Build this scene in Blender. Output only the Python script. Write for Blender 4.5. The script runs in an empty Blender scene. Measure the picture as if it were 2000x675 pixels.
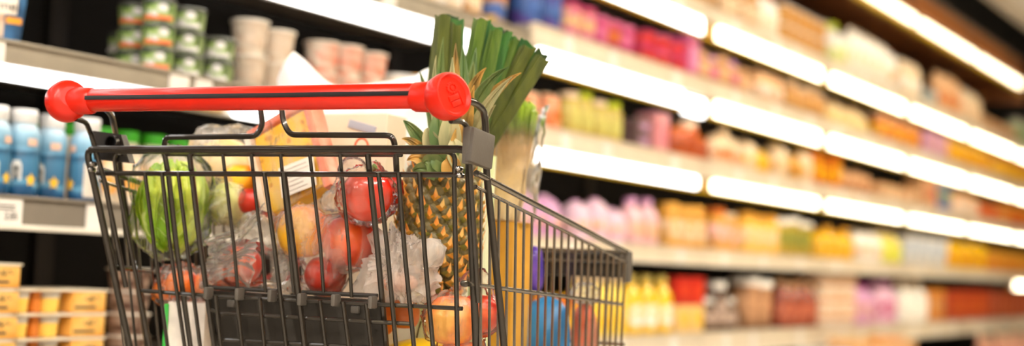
import bpy, bmesh, math, random
from mathutils import Vector, Matrix, noise, Quaternion

random.seed(7)
scene = bpy.context.scene
COL = scene.collection
PI = math.pi

# ------------------------------------------------------------------ camera
IMG_W, IMG_H, FPX = 2000.0, 675.0, 2780.0
ROLL = math.radians(2.35)
CAM_H, CAM_D = 0.81, 1.976
VPX, VPY = 2690 - 1000, 586 - 337.5
_cr, _sr = math.cos(ROLL), math.sin(ROLL)
_vx, _vy = VPX * _cr + VPY * _sr, VPY * _cr - VPX * _sr
PITCH = math.atan(_vy / FPX)
_cp, _sp = math.cos(PITCH), math.sin(PITCH)


def level_ray(px, py):
    a, b = px - 1000, py - 337.5
    x, y = a * _cr + b * _sr, b * _cr - a * _sr
    return x, FPX * _cp + y * _sp, -y * _cp + FPX * _sp      # right, forward, up


_d = level_ray(2690, 586)
ALPHA = math.atan2(_d[0], _d[1])
CAM = Vector((CAM_D, 0, CAM_H))
RIGHT = Vector((math.cos(ALPHA), math.sin(ALPHA), 0))
FWD = Vector((-math.sin(ALPHA), math.cos(ALPHA), 0))
UP = Vector((0, 0, 1))


def ray(px, py):
    d = level_ray(px, py)
    return RIGHT * d[0] + FWD * d[1] + UP * d[2]


def on_plane(px, py, p, n):
    d = ray(px, py)
    return CAM + d * ((p - CAM).dot(n) / d.dot(n))


cam_data = bpy.data.cameras.new('camera')
cam_data.sensor_width = 36.0
cam_data.lens = FPX / IMG_W * 36.0
cam_data.dof.use_dof = True
cam_data.dof.focus_distance = 1.76
cam_data.dof.aperture_fstop = 2.1
cam_data.clip_start = 0.05
cam = bpy.data.objects.new('camera', cam_data)
COL.objects.link(cam)
look = FWD * _cp + UP * _sp
up0 = UP * _cp - FWD * _sp
upv = up0 * _cr - RIGHT * _sr * -1.0 if False else up0
rgt = RIGHT
# roll: the level horizon runs down to the right in the picture, so the camera is turned anticlockwise
upr = up0 * _cr - rgt * _sr
rgr = rgt * _cr + up0 * _sr
m = Matrix((rgr, upr, -look)).transposed().to_4x4()
m.translation = CAM
cam.matrix_world = m
scene.camera = cam

# ------------------------------------------------------------------ mesh builder
class MB:
    def __init__(self):
        self.v, self.f, self.mi, self.sm = [], [], [], []

    def add(self, vs, fs, mi=0, smooth=True):
        o = len(self.v)
        self.v.extend(Vector(p) for p in vs)
        for f in fs:
            self.f.append([i + o for i in f]); self.mi.append(mi); self.sm.append(smooth)
        return self

    def box(self, c, s, bev=0.0, mi=0, rot=None, taper=1.0):
        hx, hy, hz = s[0] / 2, s[1] / 2, s[2] / 2
        R = rot or Matrix.Identity(3)
        c = Vector(c)
        if bev <= 0:
            vs = [Vector((x * hx * (taper if z < 0 else 1), y * hy * (taper if z < 0 else 1), z * hz)) for z in (-1, 1) for y in (-1, 1) for x in (-1, 1)]
            fs = [(0, 2, 3, 1), (4, 5, 7, 6), (0, 1, 5, 4), (2, 6, 7, 3), (0, 4, 6, 2), (1, 3, 7, 5)]
            return self.add([R @ p + c for p in vs], fs, mi, False)
        bm = bmesh.new()
        bmesh.ops.create_cube(bm, size=1)
        for v in bm.verts:
            k = taper if v.co.z < 0 else 1
            v.co = Vector((v.co.x * s[0] * k, v.co.y * s[1] * k, v.co.z * s[2]))
        bmesh.ops.bevel(bm, geom=bm.edges[:], offset=min(bev, min(s) * .49), segments=2, profile=.6, affect='EDGES')
        bm.verts.index_update()
        vs = [R @ v.co + c for v in bm.verts]
        fs = [[v.index for v in f.verts] for f in bm.faces]
        bm.free()
        return self.add(vs, fs, mi, True)

    def tube(self, pts, r, seg=8, closed=False, mi=0, caps=True):
        pts = [Vector(p) for p in pts]
        n = len(pts)
        rs = r if isinstance(r, (list, tuple)) else [r] * n
        tang = []
        for i in range(n):
            a = pts[(i - 1) % n] if (closed or i > 0) else pts[0]
            b = pts[(i + 1) % n] if (closed or i < n - 1) else pts[-1]
            t = b - a
            tang.append(t.normalized() if t.length > 1e-9 else Vector((0, 0, 1)))
        ref = Vector((0, 0, 1)) if abs(tang[0].z) < .9 else Vector((1, 0, 0))
        nrm = (ref - tang[0] * ref.dot(tang[0])).normalized()
        vs, fs = [], []
        for i in range(n):
            if i > 0:
                nrm = (tang[i - 1].rotation_difference(tang[i]) @ nrm)
                nrm = (nrm - tang[i] * nrm.dot(tang[i])).normalized()
            bn = tang[i].cross(nrm)
            for k in range(seg):
                a = 2 * PI * k / seg
                vs.append(pts[i] + (nrm * math.cos(a) + bn * math.sin(a)) * rs[i])
        m_ = n if closed else n - 1
        for i in range(m_):
            j = (i + 1) % n
            for k in range(seg):
                k2 = (k + 1) % seg
                fs.append((i * seg + k, i * seg + k2, j * seg + k2, j * seg + k))
        if caps and not closed:
            fs.append(tuple(reversed(range(seg)))); fs.append(tuple(range((n - 1) * seg, n * seg)))
        return self.add(vs, fs, mi, True)

    def lathe(self, prof, seg=20, c=(0, 0, 0), M=None, mi=0, squash=1.0, smooth=True):
        """profile of (radius, z[, material]) turned about z"""
        c = Vector(c)
        vs = []
        n = len(prof)
        for p in prof:
            for k in range(seg):
                a = 2 * PI * k / seg
                q = Vector((p[0] * math.cos(a), p[0] * math.sin(a) * squash, p[1]))
                vs.append((M @ q if M else q) + c)
        base = len(self.v)
        self.v.extend(vs)
        for i in range(n - 1):
            mm = prof[i][2] if len(prof[i]) > 2 else mi
            for k in range(seg):
                k2 = (k + 1) % seg
                self.f.append([base + i * seg + k, base + i * seg + k2, base + (i + 1) * seg + k2, base + (i + 1) * seg + k])
                self.mi.append(mm); self.sm.append(smooth)
        if prof[0][0] > 1e-5:
            self.f.append([base + k for k in reversed(range(seg))]); self.mi.append(prof[0][2] if len(prof[0]) > 2 else mi); self.sm.append(False)
        if prof[-1][0] > 1e-5:
            self.f.append([base + (n - 1) * seg + k for k in range(seg)]); self.mi.append(prof[-1][2] if len(prof[-1]) > 2 else mi); self.sm.append(False)
        return self

    def grid(self, fn, nu, nv, mi=0, closed_u=False, smooth=True):
        vs = [fn(i / (nu if closed_u else nu - 1), j / (nv - 1)) for j in range(nv) for i in range(nu)]
        fs = []
        for j in range(nv - 1):
            for i in range(nu if closed_u else nu - 1):
                i2 = (i + 1) % nu
                fs.append((j * nu + i, j * nu + i2, (j + 1) * nu + i2, (j + 1) * nu + i))
        return self.add(vs, fs, mi, smooth)

    def sheet(self, fn, nu, nv, th, mi=0):
        """a grid with real thickness th along its local normal"""
        P = [[Vector(fn(i / (nu - 1), j / (nv - 1))) for i in range(nu)] for j in range(nv)]
        def nr(j, i):
            du = P[j][min(i + 1, nu - 1)] - P[j][max(i - 1, 0)]
            dv = P[min(j + 1, nv - 1)][i] - P[max(j - 1, 0)][i]
            k = du.cross(dv)
            return k.normalized() if k.length > 1e-12 else Vector((0, 0, 1))
        top = [P[j][i] + nr(j, i) * th / 2 for j in range(nv) for i in range(nu)]
        bot = [P[j][i] - nr(j, i) * th / 2 for j in range(nv) for i in range(nu)]
        N = nu * nv
        fs = []
        for j in range(nv - 1):
            for i in range(nu - 1):
                a, b, c, d = j * nu + i, j * nu + i + 1, (j + 1) * nu + i + 1, (j + 1) * nu + i
                fs.append((a, b, c, d)); fs.append((N + d, N + c, N + b, N + a))
        rim = [i for i in range(nu)] + [j * nu + nu - 1 for j in range(1, nv)] + [(nv - 1) * nu + i for i in range(nu - 2, -1, -1)] + [j * nu for j in range(nv - 2, 0, -1)]
        for k in range(len(rim)):
            a, b = rim[k], rim[(k + 1) % len(rim)]
            fs.append((b, a, N + a, N + b))
        return self.add(top + bot, fs, mi, True)

    def build(self, name, mats, parent=None, origin=None, label=None):
        me = bpy.data.meshes.new(name)
        o = Vector(origin) if origin is not None else Vector((0, 0, 0))
        me.from_pydata([tuple(p - o) for p in self.v], [], self.f)
        if not isinstance(mats, (list, tuple)):
            mats = [mats]
        for mt in mats:
            me.materials.append(mt)
        me.polygons.foreach_set('material_index', self.mi)
        me.polygons.foreach_set('use_smooth', self.sm)
        me.update()
        bm = bmesh.new(); bm.from_mesh(me)
        bmesh.ops.recalc_face_normals(bm, faces=bm.faces[:])
        for e in bm.edges:
            if len(e.link_faces) == 2 and e.calc_face_angle(0) > math.radians(42):
                e.smooth = False
        bm.to_mesh(me); bm.free()
        ob = bpy.data.objects.new(name, me)
        COL.objects.link(ob)
        if parent is not None:
            ob.parent = parent
        ob.location = o
        if label:
            ob['label'] = label
        return ob


def fillet(pts, r, n=5):
    """round the inner corners of a polyline"""
    pts = [Vector(p) for p in pts]
    out = [pts[0]]
    for i in range(1, len(pts) - 1):
        a, b, c = pts[i - 1], pts[i], pts[i + 1]
        u, v = (a - b), (c - b)
        rr = min(r, u.length * .45, v.length * .45)
        p, q = b + u.normalized() * rr, b + v.normalized() * rr
        for k in range(n + 1):
            t = k / n
            out.append(p * (1 - t) ** 2 + b * 2 * t * (1 - t) + q * t * t)
    out.append(pts[-1])
    return out


def rounded(pts, r=.003):
    return fillet(pts, r)


def thing(name, label, cat, loc=(0, 0, 0), rot=(0, 0, 0), group=None):
    o = bpy.data.objects.new(name, None)
    o.empty_display_size = .05
    COL.objects.link(o)
    o.location = loc; o.rotation_euler = rot
    o['label'] = label; o['category'] = cat
    if group:
        o['group'] = group
    return o


def tag(o, label, cat, group=None, kind=None):
    o['label'] = label; o['category'] = cat
    if group: o['group'] = group
    if kind: o['kind'] = kind
    return o


def structure(o):
    o['kind'] = 'structure'
    return o


def copy_tree(root, loc, rot, label, group=None):
    r = root.copy(); COL.objects.link(r)
    r.location = loc; r.rotation_euler = rot; r['label'] = label
    if group: r['group'] = group
    for ch in list(root.children):
        c = ch.copy(); COL.objects.link(c); c.parent = r
        for g in list(ch.children):
            d = g.copy(); COL.objects.link(d); d.parent = c
    return r


# ------------------------------------------------------------------ materials
def S(c):
    """sRGB 0..255 to linear"""
    return tuple((x / 255 / 12.92) if x / 255 <= .04045 else ((x / 255 + .055) / 1.055) ** 2.4 for x in c)


_mats = {}


def mat(name, c, rough=.5, metal=0.0, var=.0, c2=None, scale=20.0, bump=0.0, bscale=60.0, coat=0.0, sss=0.0, trans=0.0, spec=.5, stretch=None, lo=.4, hi=.6, linear=False):
    key = (name, tuple(c), tuple(c2) if c2 else None)
    if key in _mats:
        return _mats[key]
    mt = bpy.data.materials.new(name); mt.use_nodes = True
    nt = mt.node_tree; b = nt.nodes['Principled BSDF']
    cl = S(c)
    b.inputs['Base Color'].default_value = (*cl, 1)
    b.inputs['Roughness'].default_value = rough
    b.inputs['Metallic'].default_value = metal
    b.inputs['Coat Weight'].default_value = coat
    b.inputs['Specular IOR Level'].default_value = spec
    if sss: b.inputs['Subsurface Weight'].default_value = sss; b.inputs['Subsurface Radius'].default_value = (.02, .01, .005)
    if trans: b.inputs['Transmission Weight'].default_value = trans
    tc = nt.nodes.new('ShaderNodeTexCoord')
    src = tc.outputs['Object']
    if stretch:
        mp = nt.nodes.new('ShaderNodeMapping'); mp.inputs['Scale'].default_value = stretch
        nt.links.new(src, mp.inputs['Vector']); src = mp.outputs['Vector']
    nz = nt.nodes.new('ShaderNodeTexNoise'); nz.inputs['Scale'].default_value = scale; nz.inputs['Detail'].default_value = 4
    nt.links.new(src, nz.inputs['Vector'])
    rp = nt.nodes.new('ShaderNodeValToRGB')
    e = rp.color_ramp.elements
    e[0].position, e[1].position = lo, hi
    if c2:
        e[0].color = (*cl, 1); e[1].color = (*S(c2), 1)
    else:
        v = var or .04
        e[0].color = (*[x * (1 - v) for x in cl], 1); e[1].color = (*[min(1, x * (1 + v)) for x in cl], 1)
    nt.links.new(nz.outputs['Fac'], rp.inputs['Fac']); nt.links.new(rp.outputs['Color'], b.inputs['Base Color'])
    if bump:
        n2 = nt.nodes.new('ShaderNodeTexNoise'); n2.inputs['Scale'].default_value = bscale; n2.inputs['Detail'].default_value = 3
        nt.links.new(src, n2.inputs['Vector'])
        bp = nt.nodes.new('ShaderNodeBump'); bp.inputs['Strength'].default_value = bump; bp.inputs['Distance'].default_value = .01
        nt.links.new(n2.outputs['Fac'], bp.inputs['Height']); nt.links.new(bp.outputs['Normal'], b.inputs['Normal'])
    _mats[key] = mt
    return mt


def ramp_mat(name, axis, stops, rough=.5, noise_amt=.15, nscale=30.0, bump=.2, spec=.4, stretch=(1, 1, 1)):
    """colour bands along an object axis (generated coordinates), broken up with noise: real pigment, not shading"""
    mt = bpy.data.materials.new(name); mt.use_nodes = True
    nt = mt.node_tree; b = nt.nodes['Principled BSDF']; b.inputs['Roughness'].default_value = rough; b.inputs['Specular IOR Level'].default_value = spec
    tc = nt.nodes.new('ShaderNodeTexCoord'); sx = nt.nodes.new('ShaderNodeSeparateXYZ')
    nt.links.new(tc.outputs['Generated'], sx.inputs[0])
    mp = nt.nodes.new('ShaderNodeMapping'); mp.inputs['Scale'].default_value = stretch
    nt.links.new(tc.outputs['Object'], mp.inputs['Vector'])
    nz = nt.nodes.new('ShaderNodeTexNoise'); nz.inputs['Scale'].default_value = nscale; nz.inputs['Detail'].default_value = 3
    nt.links.new(mp.outputs['Vector'], nz.inputs['Vector'])
    ma = nt.nodes.new('ShaderNodeMath'); ma.operation = 'MULTIPLY_ADD'; ma.inputs[1].default_value = noise_amt * 2; 
    nt.links.new(nz.outputs['Fac'], ma.inputs[0])
    ad = nt.nodes.new('ShaderNodeMath'); ad.operation = 'ADD'; ad.inputs[1].default_value = -noise_amt
    nt.links.new(sx.outputs[axis], ad.inputs[0]); nt.links.new(ad.outputs[0], ma.inputs[2])
    rp = nt.nodes.new('ShaderNodeValToRGB')
    els = rp.color_ramp.elements
    els[0].position = stops[0][0]; els[0].color = (*S(stops[0][1]), 1)
    els[1].position = stops[-1][0]; els[1].color = (*S(stops[-1][1]), 1)
    for p, c in stops[1:-1]:
        e = els.new(p); e.color = (*S(c), 1)
    nt.links.new(ma.outputs[0], rp.inputs['Fac']); nt.links.new(rp.outputs['Color'], b.inputs['Base Color'])
    if bump:
        bp = nt.nodes.new('ShaderNodeBump'); bp.inputs['Strength'].default_value = bump; bp.inputs['Distance'].default_value = .01
        nt.links.new(nz.outputs['Fac'], bp.inputs['Height']); nt.links.new(bp.outputs['Normal'], b.inputs['Normal'])
    return mt


def film_mat(name, tint=(245, 240, 235), dens=(.08, .55), scale=14.0, stretch=(1, 1, 1), rough=.18, bump=.5, bscale=40):
    """thin plastic film: partly see-through, milky along its creases, glossy"""
    mt = bpy.data.materials.new(name); mt.use_nodes = True
    nt = mt.node_tree; nt.nodes.remove(nt.nodes['Principled BSDF'])
    out = nt.nodes['Material Output']
    tr = nt.nodes.new('ShaderNodeBsdfTransparent')
    df = nt.nodes.new('ShaderNodeBsdfDiffuse'); df.inputs['Color'].default_value = (*S(tint), 1)
    tl = nt.nodes.new('ShaderNodeBsdfTranslucent'); tl.inputs['Color'].default_value = (*S(tint), 1)
    gl = nt.nodes.new('ShaderNodeBsdfGlossy'); gl.inputs['Roughness'].default_value = rough
    tc = nt.nodes.new('ShaderNodeTexCoord'); mp = nt.nodes.new('ShaderNodeMapping'); mp.inputs['Scale'].default_value = stretch
    nt.links.new(tc.outputs['Object'], mp.inputs['Vector'])
    nz = nt.nodes.new('ShaderNodeTexNoise'); nz.inputs['Scale'].default_value = scale; nz.inputs['Detail'].default_value = 3; nz.inputs['Distortion'].default_value = .8
    nt.links.new(mp.outputs['Vector'], nz.inputs['Vector'])
    mr = nt.nodes.new('ShaderNodeMapRange'); mr.inputs['From Min'].default_value = .44; mr.inputs['From Max'].default_value = .72
    mr.inputs['To Min'].default_value = dens[0]; mr.inputs['To Max'].default_value = dens[1]
    nt.links.new(nz.outputs['Fac'], mr.inputs['Value'])
    n2 = nt.nodes.new('ShaderNodeTexNoise'); n2.inputs['Scale'].default_value = bscale; n2.inputs['Detail'].default_value = 3; n2.inputs['Distortion'].default_value = 2
    nt.links.new(mp.outputs['Vector'], n2.inputs['Vector'])
    bp = nt.nodes.new('ShaderNodeBump'); bp.inputs['Strength'].default_value = bump * .45; bp.inputs['Distance'].default_value = .008
    nt.links.new(n2.outputs['Fac'], bp.inputs['Height'])
    for s in (df, tl, gl):
        nt.links.new(bp.outputs['Normal'], s.inputs['Normal'])
    m1 = nt.nodes.new('ShaderNodeMixShader'); m1.inputs[0].default_value = .45
    nt.links.new(df.outputs[0], m1.inputs[1]); nt.links.new(tl.outputs[0], m1.inputs[2])
    m2 = nt.nodes.new('ShaderNodeMixShader')
    nt.links.new(mr.outputs[0], m2.inputs[0]); nt.links.new(tr.outputs[0], m2.inputs[1]); nt.links.new(m1.outputs[0], m2.inputs[2])
    fr = nt.nodes.new('ShaderNodeFresnel'); fr.inputs['IOR'].default_value = 1.22
    nt.links.new(bp.outputs['Normal'], fr.inputs['Normal'])
    m3 = nt.nodes.new('ShaderNodeMixShader')
    nt.links.new(fr.outputs[0], m3.inputs[0]); nt.links.new(m2.outputs[0], m3.inputs[1]); nt.links.new(gl.outputs[0], m3.inputs[2])
    nt.links.new(m3.outputs[0], out.inputs['Surface'])
    return mt


def glow_mat(name, c, strength):
    mt = bpy.data.materials.new(name); mt.use_nodes = True
    nt = mt.node_tree; nt.nodes.remove(nt.nodes['Principled BSDF'])
    e = nt.nodes.new('ShaderNodeEmission'); e.inputs['Color'].default_value = (*c, 1); e.inputs['Strength'].default_value = strength
    nt.links.new(e.outputs[0], nt.nodes['Material Output'].inputs['Surface'])
    return mt


# ------------------------------------------------------------------ the room
M_floor = mat('floor_tile', (196, 188, 176), .25, var=.06, scale=3)
M_ceil = mat('ceiling_paint', (30, 26, 25), .9)
M_dark = mat('back_wall_paint', (28, 25, 24), .85)
M_wall = mat('wall_paint', (205, 195, 180), .8)
def slab(name, c, s, mt):
    return structure(MB().box((0, 0, 0), s).build(name, mt, None)), Vector(c)
for nm, c, s, mt in (('floor', (2.2, 6, -.05), (6.4, 22, .1), M_floor), ('ceiling', (2.2, 6, 3.45), (6.4, 22, .1), M_ceil),
                     ('wall_left', (-.62, 6, 1.7), (.1, 22, 3.4), M_dark), ('wall_far', (2.2, 17.05, 1.7), (6.4, .1, 3.4), M_dark),
                     ('wall_right', (5.45, 6, 1.7), (.1, 22, 3.4), M_wall), ('wall_near', (2.2, -5.05, 1.7), (6.4, .1, 3.4), M_wall)):
    o, c = slab(nm, c, s, mt); o.location = c

# ceiling lamps over the aisle, plus two unseen rows added for front light
M_lampbody = mat('lamp_body_paint', (225, 222, 215), .5)
M_ceilglow = glow_mat('ceiling_lamp_glow', (1.0, .92, .82), 31.0)
M_ceilwarm = glow_mat('ceiling_lamp_warm_glow', (1.0, .84, .60), 52.0)
def ceiling_lamp(x, y, z, label, ln=1.2, glow=None):
    t = thing('ceiling_lamp', label, 'lamp', (x, y, z), group='lamps over the aisle')
    MB().box((0, 0, .04), (.30, ln, .08), .01).build('housing', M_lampbody, t)
    MB().box((0, 0, -.006), (.26, ln - .05, .012), .004).build('diffuser', glow or M_ceilglow, t, label='glowing diffuser')
    return t
ords = ['first', 'second', 'third', 'fourth', 'fifth', 'sixth', 'seventh', 'eighth', 'ninth', 'tenth', 'eleventh', 'twelfth', 'thirteenth', 'fourteenth', 'fifteenth', 'sixteenth', 'seventeenth', 'eighteenth', 'nineteenth', 'twentieth']
for k, y in enumerate((-2.6, -.9, .8, 2.5, 4.2, 5.9, 7.6)):
    ceiling_lamp(2.3, y, 3.32, 'white ceiling lamp over the middle of the aisle, %s from the near wall' % ords[k], glow=M_ceilwarm if y > 4 else None)
for k, y in enumerate((-4.2, -2.6, -.9, .8)):  # unseen row added to brighten the trolley from the front
    ceiling_lamp(3.9, y, 3.32, 'added fill lamp on the ceiling nearest the right wall, %s from the near wall' % ords[k])
for k, y in enumerate((-4.2, -2.6, -.9)):  # second added row, out of view, more front light on the trolley
    ceiling_lamp(.9, y, 3.32, 'added fill lamp on the ceiling near the shelf side, %s from the near wall' % ords[k])
M_batten = mat('batten_paint', (190, 182, 172), .6)
# ------------------------------------------------------------------ shelving along the aisle
BAY0, BAYL, NBAY = -0.36, 1.222, 10          # joints at .862, 2.084, 3.306 ... along the aisle
M_deck = mat('shelf_deck_paint', (150, 142, 132), .45)
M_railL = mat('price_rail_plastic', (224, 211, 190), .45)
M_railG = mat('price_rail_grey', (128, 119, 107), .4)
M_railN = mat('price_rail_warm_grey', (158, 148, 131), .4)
M_highlight = mat('rail_highlight_pale', (235, 228, 214), .4)  # pale strip painted as the highlight along the rail bottom
M_tag = mat('price_tag_paper', (238, 232, 224), .6)
M_ink = mat('ink', (60, 55, 52), .6)
M_hold = mat('tube_holder', (205, 165, 95), .5)
M_hous = mat('lamp_housing_amber', (150, 112, 60), .5)
M_fringe = mat('tube_fringe_yellow', (226, 190, 20), .4)  # yellow strip standing in for the fringe of light below each tube
M_upr = mat('upright_steel', (52, 48, 46), .5, metal=.6)
M_panel = mat('shelving_back_panel', (24, 21, 20), .8)
M_wood = mat('canopy_wood', (150, 92, 44), .45, c2=(120, 70, 32), scale=6, stretch=(8, .6, 8))
M_grey = mat('canopy_trim_metal', (120, 108, 100), .4, metal=.5)
def tube_glow(i):
    warm = [(1, .97, .95), (1, .97, .95), (1, .96, .92), (1, .96, .92)]
    return warm[i] if i < 4 else (1, .83, .55)
GLOW = [glow_mat('tube_glow', tube_glow(i), (4.5 if i < 3 else (5.5 if i == 3 else 6.5))) for i in range(NBAY)]
CGLOW = glow_mat('canopy_tube_glow', (1, .80, .50), 4.2)
# name, top of the deck, rail height, lamp?, depth, how it is spoken of
LEVELS = {
    'C': (1.725, .046, True, .40, 'topmost shelf'),
    'B': (1.440, .046, True, .40, 'second shelf from the top'),
    'A': (1.150, .040, True, .40, 'third shelf from the top'),
    'R': (0.890, .055, False, .42, 'fourth shelf from the top'),
    'E': (0.605, .075, False, .45, 'fifth shelf from the top'),
}
ZT = {k: v[0] for k, v in LEVELS.items()}          # in the three bays nearest the camera
ZTF = dict(ZT, B=1.470, A=1.194)                    # farther bays hang a notch higher
for lv, (zt, rh, lamp, dep, say) in LEVELS.items():
    rh0 = rh
    for i in range(NBAY):
        rh = rh0
        if i > 2:
            zt = ZTF[lv]; rh = {'A': .062, 'B': .062, 'C': .052}.get(lv, rh)
        y0 = BAY0 + BAYL * i; yc = y0 + BAYL / 2
        has = lamp or (lv == 'R' and i >= 8)
        s = thing('shelf', '%s, %s bay from the near end, %s' % (say, ords[i], 'tube lit' if has else 'unlit'), 'shelf', (0, yc, zt), group='shelves of the long display')
        MB().box((-dep / 2 - .006, 0, -.012), (dep, BAYL - .006, .024), .003).build('deck', M_deck, s)
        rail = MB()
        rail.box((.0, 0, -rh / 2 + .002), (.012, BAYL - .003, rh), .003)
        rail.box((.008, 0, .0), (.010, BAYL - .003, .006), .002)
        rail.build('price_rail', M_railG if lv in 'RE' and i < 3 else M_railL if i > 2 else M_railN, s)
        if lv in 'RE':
            MB().box((.006, 0, -rh + .004), (.016, BAYL - .003, .010), .003).build('rail_highlight', M_highlight, s, label='painted pale highlight along the rail bottom')
        if has:
            th = {'A': (.027, .042), 'B': (.050, .058), 'C': (.060, .056), 'R': (.05, .05)}[lv][i > 2]
            zz = -rh - th / 2 + .002
            MB().box((-.030, 0, zz), (.030, BAYL - .01, th * .8), .004).build('lamp_housing', M_lampbody if i < 3 else M_hous, s)
            g = MB()
            ln = BAYL - .15
            if lv == 'B' and i == 3:            # two lamps of different length share this bay
                g.box((-.006, -.085, zz), (.022, .95, th), .009)
                g.box((-.004, .49, zz - .012), (.026, .155, th * 1.05), .01)
            else:
                g.box((-.006, 0, zz), (.022, ln, th), .009)
            g.build('light_tube', GLOW[i], s, label='glowing white tube')
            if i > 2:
                MB().box((-.004, 0, zz - th / 2 - .003), (.022, BAYL - .012, .007), .002).build('tube_fringe', M_fringe, s, label='yellow fringe of light drawn as a strip under the tube')
            for sy in (-1, 1):
                MB().box((-.006, sy * (BAYL / 2 - .018), zz), (.02, .034, th * .7), .003).build('tube_holder', M_hold, s)
        # price tags on the rail
        if lv in ('R', 'A') and 0 < i < 3:
            pass
        else:
            random.seed(ord(lv) * 31 + i)
            for k in range(3 if i < 8 else 0):
                yy = -BAYL / 2 + .2 + .36 * k + random.uniform(-.1, .1)
                MB().box((.0075, yy, -rh / 2), (.002, .05, rh * .8)).build('price_tag', M_tag, s, label='white price tag')

def text_mesh(name, cu):
    tmp = bpy.data.objects.new('tmp', cu); COL.objects.link(tmp)
    bpy.context.view_layer.update()
    me = bpy.data.meshes.new_from_object(tmp)
    COL.objects.unlink(tmp); bpy.data.objects.remove(tmp)
    me.materials.clear()
    o = bpy.data.objects.new(name, me); COL.objects.link(o)
    return o

def tag_on(lv, px, py, w, text=None):
    """a price tag that can be made out, on the rail of its own shelf"""
    p = on_plane(px, py, Vector((0.0085, 0, 0)), Vector((1, 0, 0)))
    i = int((p.y - BAY0) // BAYL)
    sh = [o for o in COL.objects if o.name.startswith('shelf') and o.get('label', '').startswith(LEVELS[lv][4] + ', %s bay' % ords[i])][0]
    rh = LEVELS[lv][1]
    q = p - sh.location
    t = MB().box((q.x, q.y, -rh / 2), (.003, w, rh * .86)).build('price_tag', M_tag, sh, label='white price tag' + (' with a printed price' if text else ''))
    if text:
        cu = bpy.data.curves.new('price_print', 'FONT'); cu.body = text; cu.size = .016; cu.align_x = 'CENTER'; cu.align_y = 'CENTER'; cu.extrude = .0002
        f = text_mesh('price_print', cu); f.parent = t
        f.location = (q.x + .0022, q.y + .006, -rh / 2 - .006); f.rotation_euler = (PI / 2, 0, PI / 2)
        f.data.materials.append(M_ink)
        l = MB()
        for k in range(2):
            l.box((q.x + .002, q.y - .004 + .0 * k, -rh / 2 + .012 - k * .006), (.0006, w * .6, .0022))
        l.build('print_line', M_ink, t)
tag_on('R', 14, 430, .058, '2.85')
tag_on('R', 182, 436, .034)
tag_on('R', -60, 430, .05)
tag_on('A', 350, 158, .050)
tag_on('A', 398, 164, .046)
tag_on('A', -6, 112, .03)

# uprights and back panels
for i in range(NBAY + 1):
    y = BAY0 + BAYL * i
    MB().box((-.47, 0, 1.0), (.04, .05, 2.0), .004).build('shelving_upright', M_upr)
    o = COL.objects[-1] if False else [x for x in COL.objects if x.name.startswith('shelving_upright')][-1]
    o.location = (0, y, 0)
    tag(o, 'dark steel upright behind the shelves, %s joint from the near end' % ords[i], 'upright', 'uprights of the long display')
for i in range(NBAY):
    y = BAY0 + BAYL * (i + .5)
    o = MB().box((0, 0, 0), (.02, BAYL - .06, 2.0), .003).build('back_panel', M_panel)
    o.location = (-.475, y, 1.0)
    tag(o, 'black back panel behind the products, %s bay from the near end' % ords[i], 'panel', 'back panels of the long display')

# base deck, standing out into the aisle
for i in range(NBAY):
    y = BAY0 + BAYL * (i + .5)
    s = thing('base_unit', 'low grey base unit under the lowest shelf, %s bay from the near end' % ords[i], 'base unit', (0, y, 0), group='base units of the long display')
    MB().box((-.11, 0, .10), (.68, BAYL - .006, .16), .006).build('deck', M_deck, s)
    MB().box((-.14, 0, .01), (.60, BAYL - .006, .02)).build('plinth', M_upr, s)
    MB().box((.236, 0, .155), (.012, BAYL - .004, .05), .003).build('price_rail', M_railL, s)

# canopy over the top shelf
NC = 8
for i in range(NC):
    y0 = BAY0 + BAYL * i; yc = y0 + BAYL / 2
    c = thing('canopy', 'brown wooden canopy over the topmost shelf, %s bay from the near end' % ords[i], 'canopy', (0, yc, 2.02), group='canopies of the long display')
    MB().box((-.235, 0, .105), (.46, BAYL - .002, .03), .003).build('soffit', M_wood, c)
    MB().box((.020, 0, .165), (.03, BAYL - .002, .10), .004).build('fascia', M_wood, c)
    MB().box((.022, 0, .225), (.04, BAYL - .002, .02), .003).build('top_trim', M_grey, c, label='grey metal trim')
    MB().box((.004, 0, .062), (.03, BAYL - .004, .085), .004).build('lamp_housing', M_hous, c, label='amber lamp housing')
    MB().box((.028, 0, .020), (.024, BAYL - .004, .012), .003).build('tube_fringe', M_fringe, c, label='yellow fringe of light drawn as a strip under the tube')
    MB().box((.032, 0, .068), (.026, BAYL - .10, .046), .010).build('light_tube', CGLOW, c, label='glowing warm tube')
    MB().box((-.468, 0, .10), (.012, BAYL - .002, .24)).build('wall_rail', M_upr, c)
e = MB().box((0, 0, .02), (.50, .05, .20), .004).build('canopy_end_board', M_wood)
e.location = (-.21, BAY0 + BAYL * NC + .03, 2.06)
tag(e, 'brown board closing the far end of the wooden canopy', 'board')
t = thing('batten_lamp', 'pale unlit batten hanging in the dark above the far shelves', 'lamp')
p = on_plane(1975, 2, Vector((.15, 0, 0)), Vector((1, 0, 0)))
t.location = (p.x, p.y, p.z)
MB().box((0, .5, .0), (.16, 2.6, .09), .01).build('housing', M_batten, t)
MB().box((0, .5, .07), (.05, 2.5, .05), .01).build('track', M_upr, t)
for yy in (-.5, 1.5):
    MB().tube([(0, yy, .09), (0, yy, 3.4 - p.z)], .006, 6).build('hanging_rod', M_upr, t)
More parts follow.
